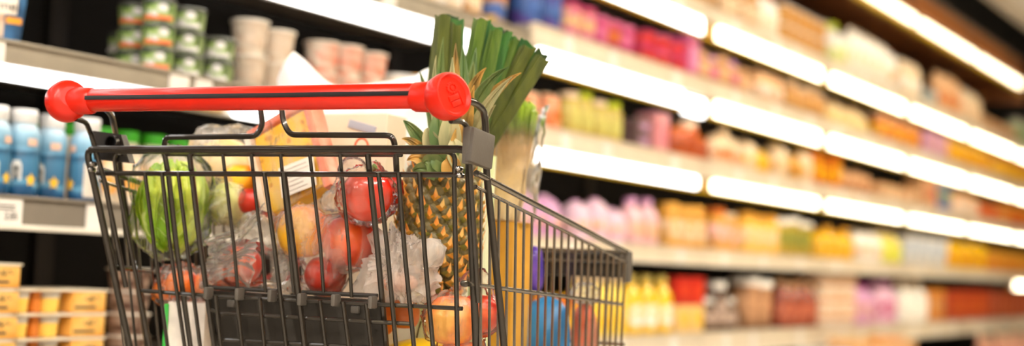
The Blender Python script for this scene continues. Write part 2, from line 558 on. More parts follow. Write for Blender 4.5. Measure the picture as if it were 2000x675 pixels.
# ------------------------------------------------------------------ the trolley
TH = math.radians(24.5)
AH = RIGHT * math.cos(TH) - FWD * math.sin(TH)        # along the handle, to the right
BH = RIGHT * math.sin(TH) + FWD * math.cos(TH)        # the way the trolley faces
def at_dist(px, py, fwd):
    d = level_ray(px, py)
    return CAM + (RIGHT * d[0] + FWD * d[1] + UP * d[2]) * (fwd / d[1])
P0 = at_dist(915, 288, 1.69)
ORG = Vector((P0.x, P0.y, 0))
ZR = P0.z
WB = .579
ROTZ = math.atan2(AH.y, AH.x)
def tolocal(p):
    q = p - ORG
    return Vector((q.dot(AH), q.dot(BH), q.z))
def toworld(q):
    return ORG + AH * q[0] + BH * q[1] + UP * q[2]
LEAN = .25
def PT(px, py, b):
    """world point seen at a pixel, b metres into the trolley"""
    return on_plane(px, py, ORG + BH * b, BH)
def L(px, py, b=0.0, lean=LEAN):
    """local point on the trolley's leaning rear, b metres in front of it"""
    n = (BH + UP * lean).normalized()
    return tolocal(on_plane(px, py, ORG + BH * b + UP * ZR, n))
def LB(px, py, b):
    return tolocal(PT(px, py, b))
def dist(p):
    return (p - CAM).dot(FWD)
def size(w, p):
    return w * dist(p) / FPX

M_wire = mat('trolley_lacquer', (54, 48, 40), .3, metal=.5, coat=.5)
M_wire_lit = mat('trolley_lacquer_lit', (128, 120, 110), .24, metal=.9, coat=.4)  # same lacquer in a lighter copy, reflected light put into its colour
M_plast = mat('grey_plastic', (92, 86, 78), .42, bump=.05, bscale=300)
M_black = mat('black_plastic', (44, 39, 33), .45, bump=.06, bscale=200)
M_red = mat('red_plastic', (218, 32, 8), .34, coat=.12, spec=.4)
M_stripe = mat('black_stripe_rubber', (22, 18, 16), .35)
M_steel = mat('bolt_steel', (200, 196, 190), .2, metal=1)
M_tyre = mat('wheel_rubber', (40, 40, 42), .7)

TR = thing('shopping_trolley', 'dark wire shopping trolley with a red handle, full of groceries', 'shopping trolley', ORG, (0, 0, ROTZ))

# handle -------------------------------------------------------------
HB = -.055
hl, hr = LB(141, 196, HB), LB(818, 187.5, HB)
hz = (hl.z + hr.z) / 2
hl.z = hz; hr.z = hz
hl_out, hr_out = LB(112, 199, HB), LB(872, 190, HB)
hl_out.z = hz; hr_out.z = hz
HR_ = 47.5 / 2 * dist(toworld((hl + hr) / 2)) / FPX
XM = Matrix(((0, 0, 1), (1, 0, 0), (0, 1, 0)))         # z of the lathe runs along the handle
hc = (hl + hr) / 2
hlen = (hr_out.x - hl_out.x)
handle = MB().lathe([(HR_ * .9, -hlen / 2), (HR_, -hlen / 2 + .002), (HR_, hlen / 2 - .002), (HR_ * .9, hlen / 2)], 32, ((hl_out.x + hr_out.x) / 2, HB, hz), XM).build('handle', M_red, TR)
# the black strip let into the side of the bar that faces the shopper
sb = MB()
a0 = math.radians(200)
def stripe_fn(u, v):
    x = hl.x + (hr.x - hl.x) * u
    a = math.radians(184 + 20 * v - 9.0)
    return Vector((x, HB + math.cos(a) * (HR_ + .0006), hz - math.sin(a) * (HR_ + .0006)))
sb.sheet(stripe_fn, 2, 7, .0012)
sb.build('stripe', M_stripe, handle, label='black stripe along the bar')
# end caps: a collar and a flared, dished disc set at a slant
def end_cap(base, sgn, tilt_axis_dir, R, collar):
    n = tilt_axis_dir.normalized()
    q = Vector((0, 0, 1)).rotation_difference(n).to_matrix()
    mb = MB()
    mb.lathe([(HR_ * 1.02, -.026), (HR_ * 1.16, -.022), (HR_ * 1.20, -.004), (HR_ * 1.16, .012), (HR_ * .9, .02)], 32, base, XM if sgn > 0 else XM @ Matrix.Rotation(PI, 3, 'X'))
    c = base + Vector((sgn * .019, 0, 0))
    prof = [(HR_ * .9, -.020), (R * .80, -.017), (R * .95, -.010), (R, -.001), (R * .985, .007), (R * .93, .0115), (R * .86, .012), (R * .80, .0100), (R * .76, .0085), (0.0001, .0085)]
    mb.lathe(prof, 44, c, q)
    return mb, c, q
Rcap = 47.5 * dist(toworld(hr_out)) / FPX
mb, cc, q = end_cap(LB(846, 189, HB), 1, Vector((.90, -.36, .20)), Rcap, None)
capr = mb.build('end_cap', M_red, handle)
em = MB()                                              # the raised emblem: a wreath beside two bars
for k in range(12):
    a = 2 * PI * k / 12
    em.lathe([(.0001, .0102), (.0018, .0100), (.0022, .0082)], 8, cc + q @ Vector((-.0075 + .0052 * math.cos(a), .003 + .0072 * math.sin(a), .0)), q)
em.lathe([(.0001, .0100), (.003, .0098), (.0035, .0082)], 12, cc + q @ Vector((-.0075, .003, 0)), q)
for k in range(2):
    em.box(cc + q @ Vector((.0035 + k * .0072, .0, .0092)), (.0058, .016 - k * .002, .0022), .0006, rot=q)
em.box(cc + q @ Vector((.0065, .0105, .0092)), (.0165, .0014, .0022), .0004, rot=q)
em.build('emblem', M_red, capr, label='raised emblem')
mb, cc2, q2 = end_cap(LB(153, 197, HB), -1, Vector((-.80, .56, -.22)), Rcap * 1.0, None)
mb.build('end_cap', M_red, handle)

# rear frame hoop -------------------------------------------------------
def wire(pts, r, seg=8, name=None, fr=.02, mt=None):
    return MB().tube(fillet(pts, fr) if len(pts) > 2 else pts, r, seg)
px2m = lambda w: w * 1.78 / FPX / 2
hoop = MB()
hoop.tube(fillet([L(256, 690), L(180, 340), L(168, 291), L(917, 291), L(916, 345), L(931, 690)], .022, 7), px2m(15), 12)
hoop.build('rear_hoop', M_wire, TR, label='thick rear hoop of the basket')
# bolts
for px, py in ((178, 331), (180, 320), (896, 329), (898, 342)):
    p = L(px, py, -.006)
    MB().lathe([(.0001, .004), (.0025, .0034), (.0036, .001), (.0036, -.006)], 10, p, Vector((0, 0, 1)).rotation_difference(Vector((0, -1, 0))).to_matrix()).build('bolt', M_steel, TR, label='bright bolt head')

# hinged rear gate ------------------------------------------------------
gate = MB()
G = .012
gate.tube(fillet([L(296, 690, G), L(227, 338, G), L(222, 296, G), L(890, 296, G), L(887, 345, G), L(894, 690, G)], .016), px2m(10), 8)
gate.tube([L(190, 338, G), L(905, 341, G)], px2m(11), 8)
gate.tube([L(277, 567, G), L(420, 578, G), L(903, 602, G)], px2m(8.5), 8)
gate.tube([L(413, 604, G), L(430, 611, G), L(803, 632, G)], px2m(8.5), 8)
gate.tube([L(432, 662, G), L(755, 680, G)], px2m(8.5), 8)
for pts, w in ((((283, 336), (301, 478), (329, 690)), 8.5), (((316, 336), (332, 478), (363, 690)), 8.5), (((348, 336), (365, 478), (393, 690)), 8.5),
               (((516, 336), (536, 480), (561, 690)), 9.5), (((554, 336), (572, 480), (597, 690)), 13), (((739, 336), (756, 480), (775, 690)), 9.5),
               (((778, 336), (791, 498), (810, 690)), 9.5), (((819, 336), (830, 498), (847, 690)), 9.5),
               (((421, 576), (433, 690)), 9), (((462, 577), (475, 690)), 9), (((507, 581), (518, 690)), 9), (((625, 586), (638, 690)), 9), (((670, 588), (683, 690)), 9), (((715, 592), (727, 690)), 9)):
    gate.tube([L(x, y, G - .004) for x, y in pts], px2m(w), 8)
gate.build('rear_gate', M_wire, TR, label='wire gate hinged at the top')

# folded child seat: its own thin wires lie just inside the gate
seat = MB()
Q = .030
seat.tube(fillet([L(508, 205, Q, .0), L(513, 245, Q, 0), L(500, 266, Q), L(321, 268, Q), L(321, 300, Q), L(329, 340, Q), L(344, 478, Q), L(374, 690, Q)], .014), px2m(12), 8)
seat.tube(fillet([L(549, 205, Q, .0), L(554, 240, Q, 0), L(566, 263, Q), L(768, 264, Q), L(773, 300, Q), L(775, 345, Q)], .014), px2m(12), 8)
seat.tube([L(318, 301, Q), L(785, 302, Q)], px2m(9), 8)
for pts, w in ((((370, 299), (375, 340), (391, 478), (421, 690)), 12), (((435, 300), (440, 340), (457, 478), (465, 570)), 7.5), (((491, 300), (499, 380), (512, 480), (519, 570)), 7.5),
               (((548, 300), (574, 570)), 7.5), (((605, 300), (626, 480), (632, 570)), 7.5), (((664, 300), (681, 480), (687, 580)), 7.5), (((718, 298), (737, 480), (756, 690)), 12)):
    seat.tube([L(x, y, Q - .004) for x, y in pts], px2m(w), 8)
seat.build('child_seat', M_wire, TR, label='folded wire child seat')
# plastic seat plate with its clips
plate = MB()
PB = .040
def plate_fn(u, v):
    x0, x1 = 405 + 40 * v, 742 + 20 * v
    y = (566 + (586 - 566) * u) + v * 170
    rib = .0025 if int(u * 26) % 4 == 0 else 0
    return L(x0 + (x1 - x0) * u, y, PB + rib)
plate.sheet(plate_fn, 53, 10, .004)
pl = plate.build('seat_plate', M_black, TR, label='black plastic seat plate')
for (xa, xb, ya, yb) in ((403, 541, 560, 568), (587, 737, 570, 577)):
    lip = MB().tube([L(xa, ya, PB - .012), L(xb, yb, PB - .012)], px2m(9), 8)
    lip.build('plate_lip', M_black, pl)
for x, y in ((407, 572), (468, 574), (532, 577), (590, 584), (656, 586), (728, 590)):
    c = L(x, y, G - .008)
    MB().box(c, (.0065, .016, .016), .0025).build('clip', M_plast, pl, label='grey clip hooked over the wire')
for x, y in ((452, 592), (694, 604)):
    MB().box(L(x, y, PB - .005), (.012, .006, .010), .002).build('catch', M_plast, pl)

# brackets and the arms that carry the handle ---------------------------------
br = MB()
def quadplate(mb, pts, th, n):
    n = Vector(n).normalized() * th
    vs = [Vector(p) for p in pts] + [Vector(p) + n for p in pts]
    k = len(pts)
    mb.add(vs, [tuple(range(k)), tuple(reversed(range(k, 2 * k)))] + [(i, i + k, (i + 1) % k + k, (i + 1) % k) for i in range(k)], 0, False)
br.box(LB(917, 284, -.012), (.010, .02, 74 * 1.67 / FPX), .002)
pa = LB(917, 284, -.02)
a1 = pa.x + .004
hz2 = 78 * 1.67 / FPX
zc = pa.z
br.box((a1, pa.y + .021, zc - .0015), (.010, .046, hz2 * .90), .003, rot=Matrix.Rotation(math.radians(-8), 3, 'X') @ Matrix.Rotation(math.radians(-9), 3, 'Z'))
br.build('bracket', M_plast, TR, label='grey plastic side bracket')
bl = MB()
pts = [(173, 254), (236, 262), (253, 318), (184, 311)]
quadplate(bl, [LB(x, y, .02) for x, y in pts], .012, (0, 1, 0))
blo = bl.build('bracket', M_black, TR, label='black side bracket with a round hole')
pc = LB(219, 279, .014)
hol = MB(); hol.lathe([(.0085, -.004), (.0105, -.004), (.0105, .004), (.0085, .004), (.0085, -.004)], 24, pc, Vector((0, 0, 1)).rotation_difference(Vector((0, -1, 0))).to_matrix())
hol.lathe([(.0001, 0), (.0085, 0), (.0085, -.003)], 24, pc + Vector((0, .004, 0)), Vector((0, 0, 1)).rotation_difference(Vector((0, -1, 0))).to_matrix())
hol.build('hole_rim', M_stripe, blo, label='dark round hole')
MB().lathe([(.0001, .004), (.0025, .0034), (.0036, .001), (.0036, -.004)], 10, LB(234, 299, .016), Vector((0, 0, 1)).rotation_difference(Vector((0, -1, 0))).to_matrix()).build('bolt', M_steel, blo, label='bright bolt head')
arm = MB()
arm.tube(fillet([LB(890, 200, -.03), LB(922, 196, .0), LB(946, 216, .045), LB(949, 262, .055), LB(950, 335, .055), LB(986, 690, .075), Vector((.03, .16, .30))], .022, 6), px2m(14), 10)
arm.build('handle_arm', M_wire, TR, label='bent tube carrying the handle')
arm = MB()
arm.tube(fillet([LB(880, 236, -.05), LB(903, 236, -.03), LB(914, 250, -.012), LB(918, 330, -.006), LB(934, 590, .028)], .014, 5), px2m(11), 8)
arm.build('gate_hook', M_wire, TR)
arm = MB()
arm.tube(fillet([LB(148, 232, -.05), LB(168, 238, -.03), LB(178, 262, .0), LB(204, 352, .01), LB(246, 560, .06)], .014, 5), px2m(11), 8)
arm.build('gate_hook', M_wire, TR)
arm = MB()
arm.tube(fillet([LB(196, 205, -.05), LB(218, 222, .0), LB(232, 290, .095), LB(236, 345, .115), LB(290, 690, .17), Vector((-WB - .03, .16, .30))], .02, 5), px2m(13), 8)
arm.build('handle_arm', M_wire, TR, label='bent tube carrying the handle')

# side panels -----------------------------------------------------------------
far = LB(1228, 494, .585)
BL = far.y
TAP = far.x / BL                                     # the basket narrows towards the front
def LS(px, py):
    """point on the right side panel"""
    n = (AH - BH * TAP).normalized()
    return tolocal(on_plane(px, py, ORG, n))
s0, s1 = LS(930, 338), LS(1226, 493)
m0, m1 = LS(908, 553), LS(1216, 594)
ZF = .50                                             # basket floor
KL = (LB(221, 522, .045).x + WB + m0.x) / (ZR - m0.z)     # the far side leans in below the rim
def mirror(p):
    return Vector((-WB - p.x + KL * (ZR - p.z) * min(1, (BL + .25 - p.y) / BL), p.y, p.z))
def panel_left(b, z):
    return -WB - TAP * b + KL * (ZR - z) * min(1, (BL + .25 - b) / BL) + .0085
def keep_in(p):
    # soft things lie flat against the wires of the far side
    q = tolocal(p)
    lim = panel_left(q.y, q.z)
    if q.x < lim:
        q.x = lim + (q.x - lim) * .04
        return toworld(q)
    return p
for side in (0, 1):
    f = mirror if side else (lambda p: p)
    sp = MB()
    sp.tube([f(s0), f(s1)], px2m(13), 10)
    d = Vector((0, 0, -.016))
    sp.tube([f(s0 + d), f(s1 + d)], px2m(8), 8)
    ms = m0.lerp(m1, .09) if side else m0
    sp.tube([f(ms), f(m1)], px2m(9), 8)
    lo0 = Vector((m0.x, .05, ZF + .03)); lo1 = Vector((m1.x, BL - .02, ZF + .05))
    sp.tube([f(lo0), f(lo1)], px2m(9), 8)
    N = 21
    for k in range(N):
        t = (k + .6) / N
        top = s0.lerp(s1, t) + d
        bb = .07 + (BL - .09) * t
        bot = Vector((top.x, bb, ZF + .004))
        mid_t = (top.y - m0.y) / (m1.y - m0.y)
        sp.tube([f(top), f(Vector((top.x, top.y * .6 + bb * .4, (top.z + ZF) / 2))), f(bot)], px2m(6.5), 6)
    sp.build('side_panel', M_wire_lit, TR, label='wire side panel')
    e = MB(); pe = f(ms)
    e.lathe([(.0001, .006), (.003, .005), (.0042, .002), (.0042, -.004)], 10, pe + Vector((0, -.002, 0)), Vector((0, 0, 1)).rotation_difference(Vector((0, -1, 0))).to_matrix())
    e.build('wire_end', M_wire, TR)
# front panel
fp = MB()
fl, frr = mirror(s1), s1
fp.tube([fl, frr], px2m(13), 8)
fp.tube([fl + d, frr + d], px2m(8), 8)
for t in (.45, .75, .97):
    zz = s1.z + (ZF + .02 - s1.z) * t
    fp.tube([Vector((fl.x, fl.y, zz)), Vector((frr.x, frr.y, zz))], px2m(8), 8)
for k in range(1, 18):
    t = k / 18
    p = fl.lerp(frr, t)
    fp.tube([p, Vector((p.x, p.y - .005, ZF))], px2m(7), 6)
fp.build('front_panel', M_wire_lit, TR, label='wire front panel')
MB().box((-WB / 2, s1.y + .012, s1.z - .022), (frr.x - fl.x - .02, .012, .036), .004).build('front_board', M_black, TR, label='black plastic board across the front')
for p_ in (s1, mirror(s1)):
    MB().box(p_ + Vector((0, 0, -.022)), (.014, .016, .05), .005).build('corner_guard', M_plast, TR, label='grey corner guard')
# basket floor
bf = MB()
for k in range(13):
    t = k / 12
    bf.tube([(-WB + .035 + (WB - .07) * t, .07, ZF), (mirror(s1).x + .02 + (frr.x - fl.x - .04) * t, BL - .01, ZF)], px2m(7), 6)
for k in range(7):
    t = k / 6
    bb = .08 + (BL - .10) * t
    w = .02 + (-far.x) * bb / BL * .9
    bf.tube([(-WB + w, bb, ZF - .005), (-w, bb, ZF - .005)], px2m(8), 6)
bf.build('basket_floor', M_wire, TR)
# lower frame and castors
lf = MB()
lf.tube(fillet([(.03, .16, .31), (.02, .10, .17), (.0, .62, .15), (-WB, .62, .15), (-WB - .02, .10, .17), (-WB - .03, .16, .31)], .05), .011, 8)
lf.tube([(.02, .12, .17), (-WB - .02, .12, .17)], .010, 8)
for a in (-.03, -WB + .03):
    lf.tube(fillet([(a, .60, .15), (a, .56, .40), (a * .98 - .002, .50, ZF)], .05), .011, 8)
    lf.tube([(a, .14, .17), (a, .12, ZF)], .010, 8)
lf.build('lower_frame', M_wire, TR)
for a in (.01, -WB - .01):
    for b in (.13, .60):
        ca = MB(); ca.box((a, b - .012, .115), (.03, .045, .05), .008); ca.box((a - .016, b, .075), (.004, .03, .08), .001); ca.box((a + .016, b, .075), (.004, .03, .08), .001)
        co = ca.build('castor', M_plast, TR)
        MB().lathe([(.0001, -.011), (.05, -.011), (.055, -.006), (.055, .006), (.05, .011), (.0001, .011)], 28, (a, b, .0555), XM).build('wheel', M_tyre, co)
# ------------------------------------------------------------------ products on the shelves
def ypos(px, z, x=0.0):
    """where along the aisle a thing standing at height z, x out from the shelf front, is seen at px"""
    lo, hi = .2, 40.0
    for _ in range(50):
        m_ = (lo + hi) / 2
        v = Vector((x, m_, z)) - CAM
        a, b, c = v.dot(RIGHT), v.dot(FWD), v.dot(UP)
        f = b * _cp + c * _sp; u = c * _cp - b * _sp
        X, Y = a / f * FPX, -u / f * FPX
        if 1000 + X * _cr - Y * _sr < px: lo = m_
        else: hi = m_
    return (lo + hi) / 2


def pm(c, rough=.36, var=.12, scale=40):
    return mat('pack_%02x%02x%02x' % tuple(int(max(0, min(255, v))) for v in c), c, rough, var=var, scale=scale)
def pm2(c, c2, scale=35, rough=.42):
    return mat('print_%02x%02x%02x' % tuple(int(v) for v in c), c, rough, c2=c2, scale=scale)

WHITE, CREAM = (244, 240, 234), (236, 212, 178)
protos = {}

def k_jar(t, w, h, c, lid, lab):
    r = w / 2
    MB().lathe([(r * .90, 0), (r, .004), (r, h * .70), (r * .93, h * .78), (r * .74, h * .84), (r * .74, h * .86), (.0001, h * .86)], 18).build('jar_body', pm(c, .25), t)
    MB().lathe([(r * .80, h * .85), (r * .82, h * .855), (r * .82, h * .985), (r * .76, h), (.0001, h)], 18).build('lid', pm(lid, .4), t)
    MB().lathe([(r * 1.004, h * .16), (r * 1.012, h * .165), (r * 1.012, h * .62), (r * 1.004, h * .625)], 18).build('label_band', pm2(lab, c), t)
def k_tub(t, w, h, c, lid, lab):
    r = w / 2
    MB().lathe([(r * .80, 0), (r * .83, .003), (r * .96, h * .86), (.0001, h * .86)], 20).build('tub_body', pm2(lab, c, 30), t)
    MB().lathe([(r * .97, h * .85), (r * 1.03, h * .86), (r * 1.03, h * .93), (r * .98, h * .95), (r * .94, h), (.0001, h)], 20).build('lid', pm(lid, .35), t)
    MB().lathe([(r * .90, h * .36), (r * .905, h * .37), (r * .945, h * .62), (r * .94, h * .63)], 20).build('label_band', pm(lab, .45), t)
def k_bottle(t, w, h, c, lid, lab):
    r = w / 2
    MB().lathe([(r * .92, 0), (r, .005), (r, h * .55), (r * .95, h * .64), (r * .66, h * .76), (r * .42, h * .84), (r * .40, h * .88), (.0001, h * .88)], 18).build('bottle_body', pm(c, .25), t)
    MB().lathe([(r * .46, h * .86), (r * .48, h * .865), (r * .48, h * .985), (r * .43, h), (.0001, h)], 16).build('cap', pm(lid, .4), t)
    MB().lathe([(r * 1.005, h * .12), (r * 1.012, h * .125), (r * 1.012, h * .50), (r * 1.005, h * .505)], 18).build('label_band', pm2(lab, c), t)
def k_round(t, w, h, c, lid, lab):       # round-shouldered pack: cream tub with a domed top
    r = w / 2
    pr = [(r * .82, 0), (r * .92, .004), (r, h * .35), (r * .98, h * .6)]
    pr += [(r * .98 * math.cos(a), h * .6 + h * .4 * math.sin(a)) for a in [PI / 2 * k / 7 for k in range(1, 7)]] + [(.0001, h)]
    MB().lathe(pr, 18).build('pack_body', pm(c, .35), t)
    MB().lathe([(r * 1.004, h * .22), (r * 1.02, h * .23), (r * 1.02, h * .5), (r * 1.004, h * .51)], 18).build('label_band', pm2(lab, c), t)
    MB().lathe([(r * .25, h * .985), (r * .28, h * .99), (r * .26, h * 1.03), (.0001, h * 1.035)], 12).build('cap', pm(lid, .4), t)
def k_box(t, w, h, c, lid, lab):
    d = w * .8
    MB().box((0, 0, h / 2), (d, w, h), .002).build('carton', pm(c, .5), t)
    MB().box((d / 2 + .0006, 0, h * .5), (.0012, w * .72, h * .5), .0).build('label_panel', pm2(lab, c), t)
    MB().box((0, 0, h + .0015), (d * .96, w * .96, .003), .001).build('top_flap', pm(lid, .5), t)
def k_pouch(t, w, h, c, lid, lab):
    def fn(s):
        def g(u, v):
            x = (u - .5) * w * (1 - .06 * math.sin(PI * v))
            dpt = .30 * w * math.sin(PI * min(1, max(0, u))) ** .6 * (1 - v ** 2.2) + .004
            wr = .0015 * math.sin(u * 40 + v * 9) * v
            return Vector((s * dpt / 1 + wr, x, h * v * .93))
        return g
    m_ = MB(); m_.grid(fn(1), 15, 12); m_.grid(fn(-1), 15, 12)
    m_.add([fn(s)(u, 0) for s, u in [(1, k / 14) for k in range(15)] + [(-1, k / 14) for k in range(14, -1, -1)]], [tuple(range(30))], 0, False)
    m_.build('pouch_body', pm2(c, lab, 22), t)
    MB().box((0, 0, h * .965), (.006, w * .98, h * .07), .001).build('seal', pm(lid, .4), t)
    MB().box((.30 * w * .92, 0, h * .40), (.004, w * .42, h * .28), .0015).build('label_panel', pm(lab, .5), t)
def k_cup(t, w, h, c, lid, lab):
    r = w / 2
    MB().lathe([(r * .74, 0), (r * .76, .003), (r * .95, h * .93), (.0001, h * .93)], 22).build('cup_body', pm2(c, lab, 16), t)
    MB().lathe([(r * .96, h * .91), (r * 1.02, h * .92), (r * 1.02, h * .985), (r * .98, h), (.0001, h)], 22).build('lid', pm(lid, .35), t)
    MB().lathe([(r * .80, h * .16), (r * .81, h * .17), (r * .868, h * .50), (r * .86, h * .51)], 22).build('label_band', pm2(lab, c, 45), t)
KINDS = {'jar': (k_jar, 'jar'), 'tub': (k_tub, 'tub'), 'bottle': (k_bottle, 'bottle'), 'round_pack': (k_round, 'pack'), 'carton': (k_box, 'carton'), 'pouch': (k_pouch, 'pouch'), 'cup': (k_cup, 'cup')}
GRP = {}

def product(kind, w, h, c, lid, lab, loc, rz, label, group):
    key = (kind, round(w, 3), round(h, 3), c, lid, lab)
    if key not in protos:
        t = thing(kind, label, KINDS[kind][1], loc, (0, 0, rz), group)
        KINDS[kind][0](t, w, h, c, lid, lab)
        protos[key] = t
        return t
    return copy_tree(protos[key], loc, (0, 0, rz), label, group)

SAY = {'C': 'topmost shelf', 'B': 'second shelf', 'A': 'third shelf', 'R': 'fourth shelf', 'E': 'fifth shelf', 'D': 'base deck'}
LAST = {}
HS = {'B': .84, 'A': .84, 'R': .95, 'E': .97, 'C': .93}
ORD = ['first', 'second', 'third', 'fourth', 'fifth', 'sixth', 'seventh', 'eighth', 'ninth', 'tenth', 'eleventh', 'twelfth', 'thirteenth', 'fourteenth', 'fifteenth', 'sixteenth', 'seventeenth', 'eighteenth', 'nineteenth', 'twentieth'] + ['twenty-%s' % s for s in ('first', 'second', 'third', 'fourth', 'fifth', 'sixth', 'seventh', 'eighth', 'ninth')]
LAY = ['', 'upper', 'top']
rng = random.Random(11)

def run(lv, px0, px1, kind, say, w, h, c, lid, lab, stack=1, x=None, gap=.003, jit=.006, zoff=None, after=None, levels=None):
    """a row of one product between two picture columns; c, lid and lab may be lists to alternate"""
    z = ((ZTF if px0 > 1000 else ZT)[lv] if zoff is None else zoff) + .0005
    xx = -.012 - w * .5 if x is None else x
    y = ypos(px0, z, xx) + w * .5
    yend = ypos(px1, z, xx)
    lane = (lv, round(xx / .12) if lv != 'D' else 0)
    lane = (lv, 'back' if (x is not None and lv != 'D') else 'front')
    y = max(y, LAST.get(lane, -9) + w * .5 + .002)
    i = 0
    while y + w * .35 < yend and i < 29:
        pick = lambda q: q[i % len(q)] if isinstance(q, list) else q
        n = stack[i % len(stack)] if isinstance(stack, list) else stack
        hh = pick(h) * (HS.get(lv, 1) if px0 > 1000 else 1)
        rz = rng.uniform(-.3, .3) if kind in ('carton', 'pouch') else rng.uniform(-.5, .5)
        if kind in ('carton', 'pouch'): rz *= .25
        dx = rng.uniform(-jit, 0)
        for s in range(n):
            lay = '' if n == 1 else (['lower ', 'upper '][s] if n == 2 else (['bottom ', 'middle ', 'top '] if n == 3 else ['bottom ', 'second ', 'third ', 'top '])[s])
            lb = '%s%s, %s %s, %s' % (lay, say, ORD[i], ('past the ' + after) if after else 'of its row', SAY[lv])
            cc, ll, bb = levels[s] if levels else (pick(c), pick(lid), pick(lab))
            product(kind, w, hh, cc, ll, bb, (xx + dx, y, z + s * (hh * 1.002 + .0006)), rz, lb, say + ' row on the ' + SAY[lv])
        LAST[lane] = y + w * (.52 if kind != 'tub' else .535)
        y += w * (1.03 if kind in ('tub', 'cup') else 1) + gap + (rng.choice((0, .004, .010, .024)) if px0 > 1000 else rng.uniform(0, gap))
        i += 1

OR, YL, GO, TAN, BRN, PNK, MAG, PUR, LIL, GRN, LIM, RED, BLU, GRY, PCH = (206, 106, 22), (240, 190, 20), (216, 156, 50), (186, 138, 86), (116, 66, 30), (214, 104, 150), (180, 40, 100), (84, 62, 146), (214, 160, 206), (80, 130, 50), (190, 206, 30), (200, 36, 22), (64, 100, 170), (130, 124, 118), (226, 178, 132)

# topmost shelf
run('C', 1300, 1395, 'jar', 'grey lidded cream jar', .080, .13, CREAM, GRY, TAN)
run('C', 1396, 1470, 'jar', 'tan jar with a gold lid', .080, .15, TAN, GO, CREAM, after='grey lidded jars')
run('C', 1471, 1516, 'bottle', 'white bottle with orange cap', .090, .19, WHITE, OR, CREAM, after='tan jars')
run('C', 1517, 1604, 'cup', 'gold cup with white ribbed lid', .080, .085, GO, WHITE, TAN, stack=2, after='orange capped bottles')
run('C', 1605, 1650, 'bottle', 'fat white bottle with lime cap', .17, .22, WHITE, LIM, LIM, after='gold cups')
run('C', 1651, 1728, 'round_pack', 'white round-topped pack', .085, .22, WHITE, CREAM, CREAM, after='lime capped bottle')
run('C', 1729, 1752, 'round_pack', 'white pack with orange cap', .095, .205, WHITE, OR, GO, after='white round-topped packs')
run('C', 1753, 1786, 'round_pack', 'cream round-topped pack', .095, .20, CREAM, WHITE, WHITE, after='orange capped packs')
run('C', 1800, 1822, 'carton', 'small blue-grey carton', .09, .09, (150, 175, 185), WHITE, CREAM, after='cream round-topped packs')
run('C', 1823, 1870, 'round_pack', 'peach bottle-shaped pack', .10, [.23, .22, .235], PCH, CREAM, OR, after='blue-grey cartons')
run('C', 1871, 1902, 'round_pack', 'pale round-topped pack', .12, .21, CREAM, WHITE, PCH, after='peach packs')
run('C', 1903, 1975, 'carton', 'low cream carton', .11, .09, PCH, CREAM, TAN, after='pale packs')
run('C', 1976, 2030, 'jar', 'green labelled jar', .12, .20, (190, 200, 165), GRY, GRN, after='low cream cartons')
# second shelf
run('B', 740, 900, 'tub', 'cream tub with tan lid', .080, .10, CREAM, TAN, WHITE)
run('B', 901, 936, 'jar', 'tan spice jar', .07, .12, TAN, CREAM, CREAM, after='cream tubs')
run('B', 943, 984, 'tub', 'yellow tub with orange lid', .085, .085, YL, OR, [BLU, OR], stack=2, after='tan spice jars')
run('B', 1007, 1084, 'tub', 'blue tub with violet lid', .105, .150, PUR, (120, 110, 190), BLU, after='yellow tubs')
run('B', 1085, 1150, 'tub', 'pink tub with cream band', .085, .130, PNK, MAG, PCH, after='blue tubs')
run('B', 1151, 1238, 'tub', 'magenta tub with pink lid', .082, .118, MAG, PNK, [PNK, OR], after='pink tubs')
run('B', 1239, 1318, 'tub', 'red tub with magenta lid', .10, .065, (215, 60, 100), [MAG, PNK], RED, stack=2, after='magenta tubs')
run('B', 1319, 1345, 'carton', 'blue topped carton', .10, .17, PNK, BLU, LIL, after='red tubs')
run('B', 1346, 1460, 'jar', 'beige jar with pinkish lid', .085, [.13, .12, .14], TAN, [PCH, LIL], [PCH, PNK], after='blue topped carton')
run('B', 1461, 1530, 'round_pack', 'cream round pack', .13, .15, PCH, CREAM, WHITE, after='beige jars')
run('B', 1531, 1600, 'jar', 'tan jar with cream lid', .09, [.15, .13], TAN, CREAM, GO, after='cream round packs')
run('B', 1601, 1704, 'pouch', 'beige pouch with yellow print', .12, [.13, .14], CREAM, TAN, (225, 200, 120), after='tan jars')
run('B', 1705, 1788, 'jar', 'orange jar with yellow print', .12, [.16, .15], OR, CREAM, YL, after='beige pouches')
run('B', 1789, 1834, 'carton', 'lilac and peach carton', .14, .15, LIL, PCH, PCH, after='orange jars')
run('B', 1835, 1925, 'jar', 'yellow jar with gold lid', .13, [.17, .15], YL, [GO, CREAM], OR, after='lilac cartons')
run('B', 1926, 2030, 'jar', 'gold jar with orange lid', .14, [.17, .15], GO, [OR, YL], YL, after='yellow jars')
# third shelf (right of the trolley)
run('A', 1021, 1094, 'pouch', 'salmon pouch with orange print', .085, [.12, .13, .11], (232, 150, 110), CREAM, OR, after='yellow lidded tubs')
run('A', 1095, 1206, 'jar', 'olive jar with cream lid', .080, [.15, .16, .145], (190, 170, 80), [CREAM, LIM], (205, 200, 110), after='salmon pouches')
run('A', 1232, 1262, 'carton', 'dark lilac-banded carton', .075, .055, (110, 85, 85), GRY, LIL, stack=2, after='olive jars')
run('A', 1263, 1304, 'carton', 'pink and blue carton', .095, .155, (225, 150, 155), (160, 140, 190), (215, 125, 140), after='lilac-banded cartons')
run('A', 1305, 1380, 'jar', 'amber jar with cream lid', .09, [.12, .155, .10], (190, 84, 14), [OR, CREAM], (150, 60, 16), after='pink and blue cartons')
run('A', 1381, 1440, 'bottle', 'orange bottle with cream cap', .085, [.13, .165], CREAM, CREAM, OR, after='amber jars')
run('A', 1441, 1500, 'round_pack', 'yellow round pack with cream top', .11, [.14, .11], [CREAM, YL], CREAM, [YL, OR], after='orange bottles')
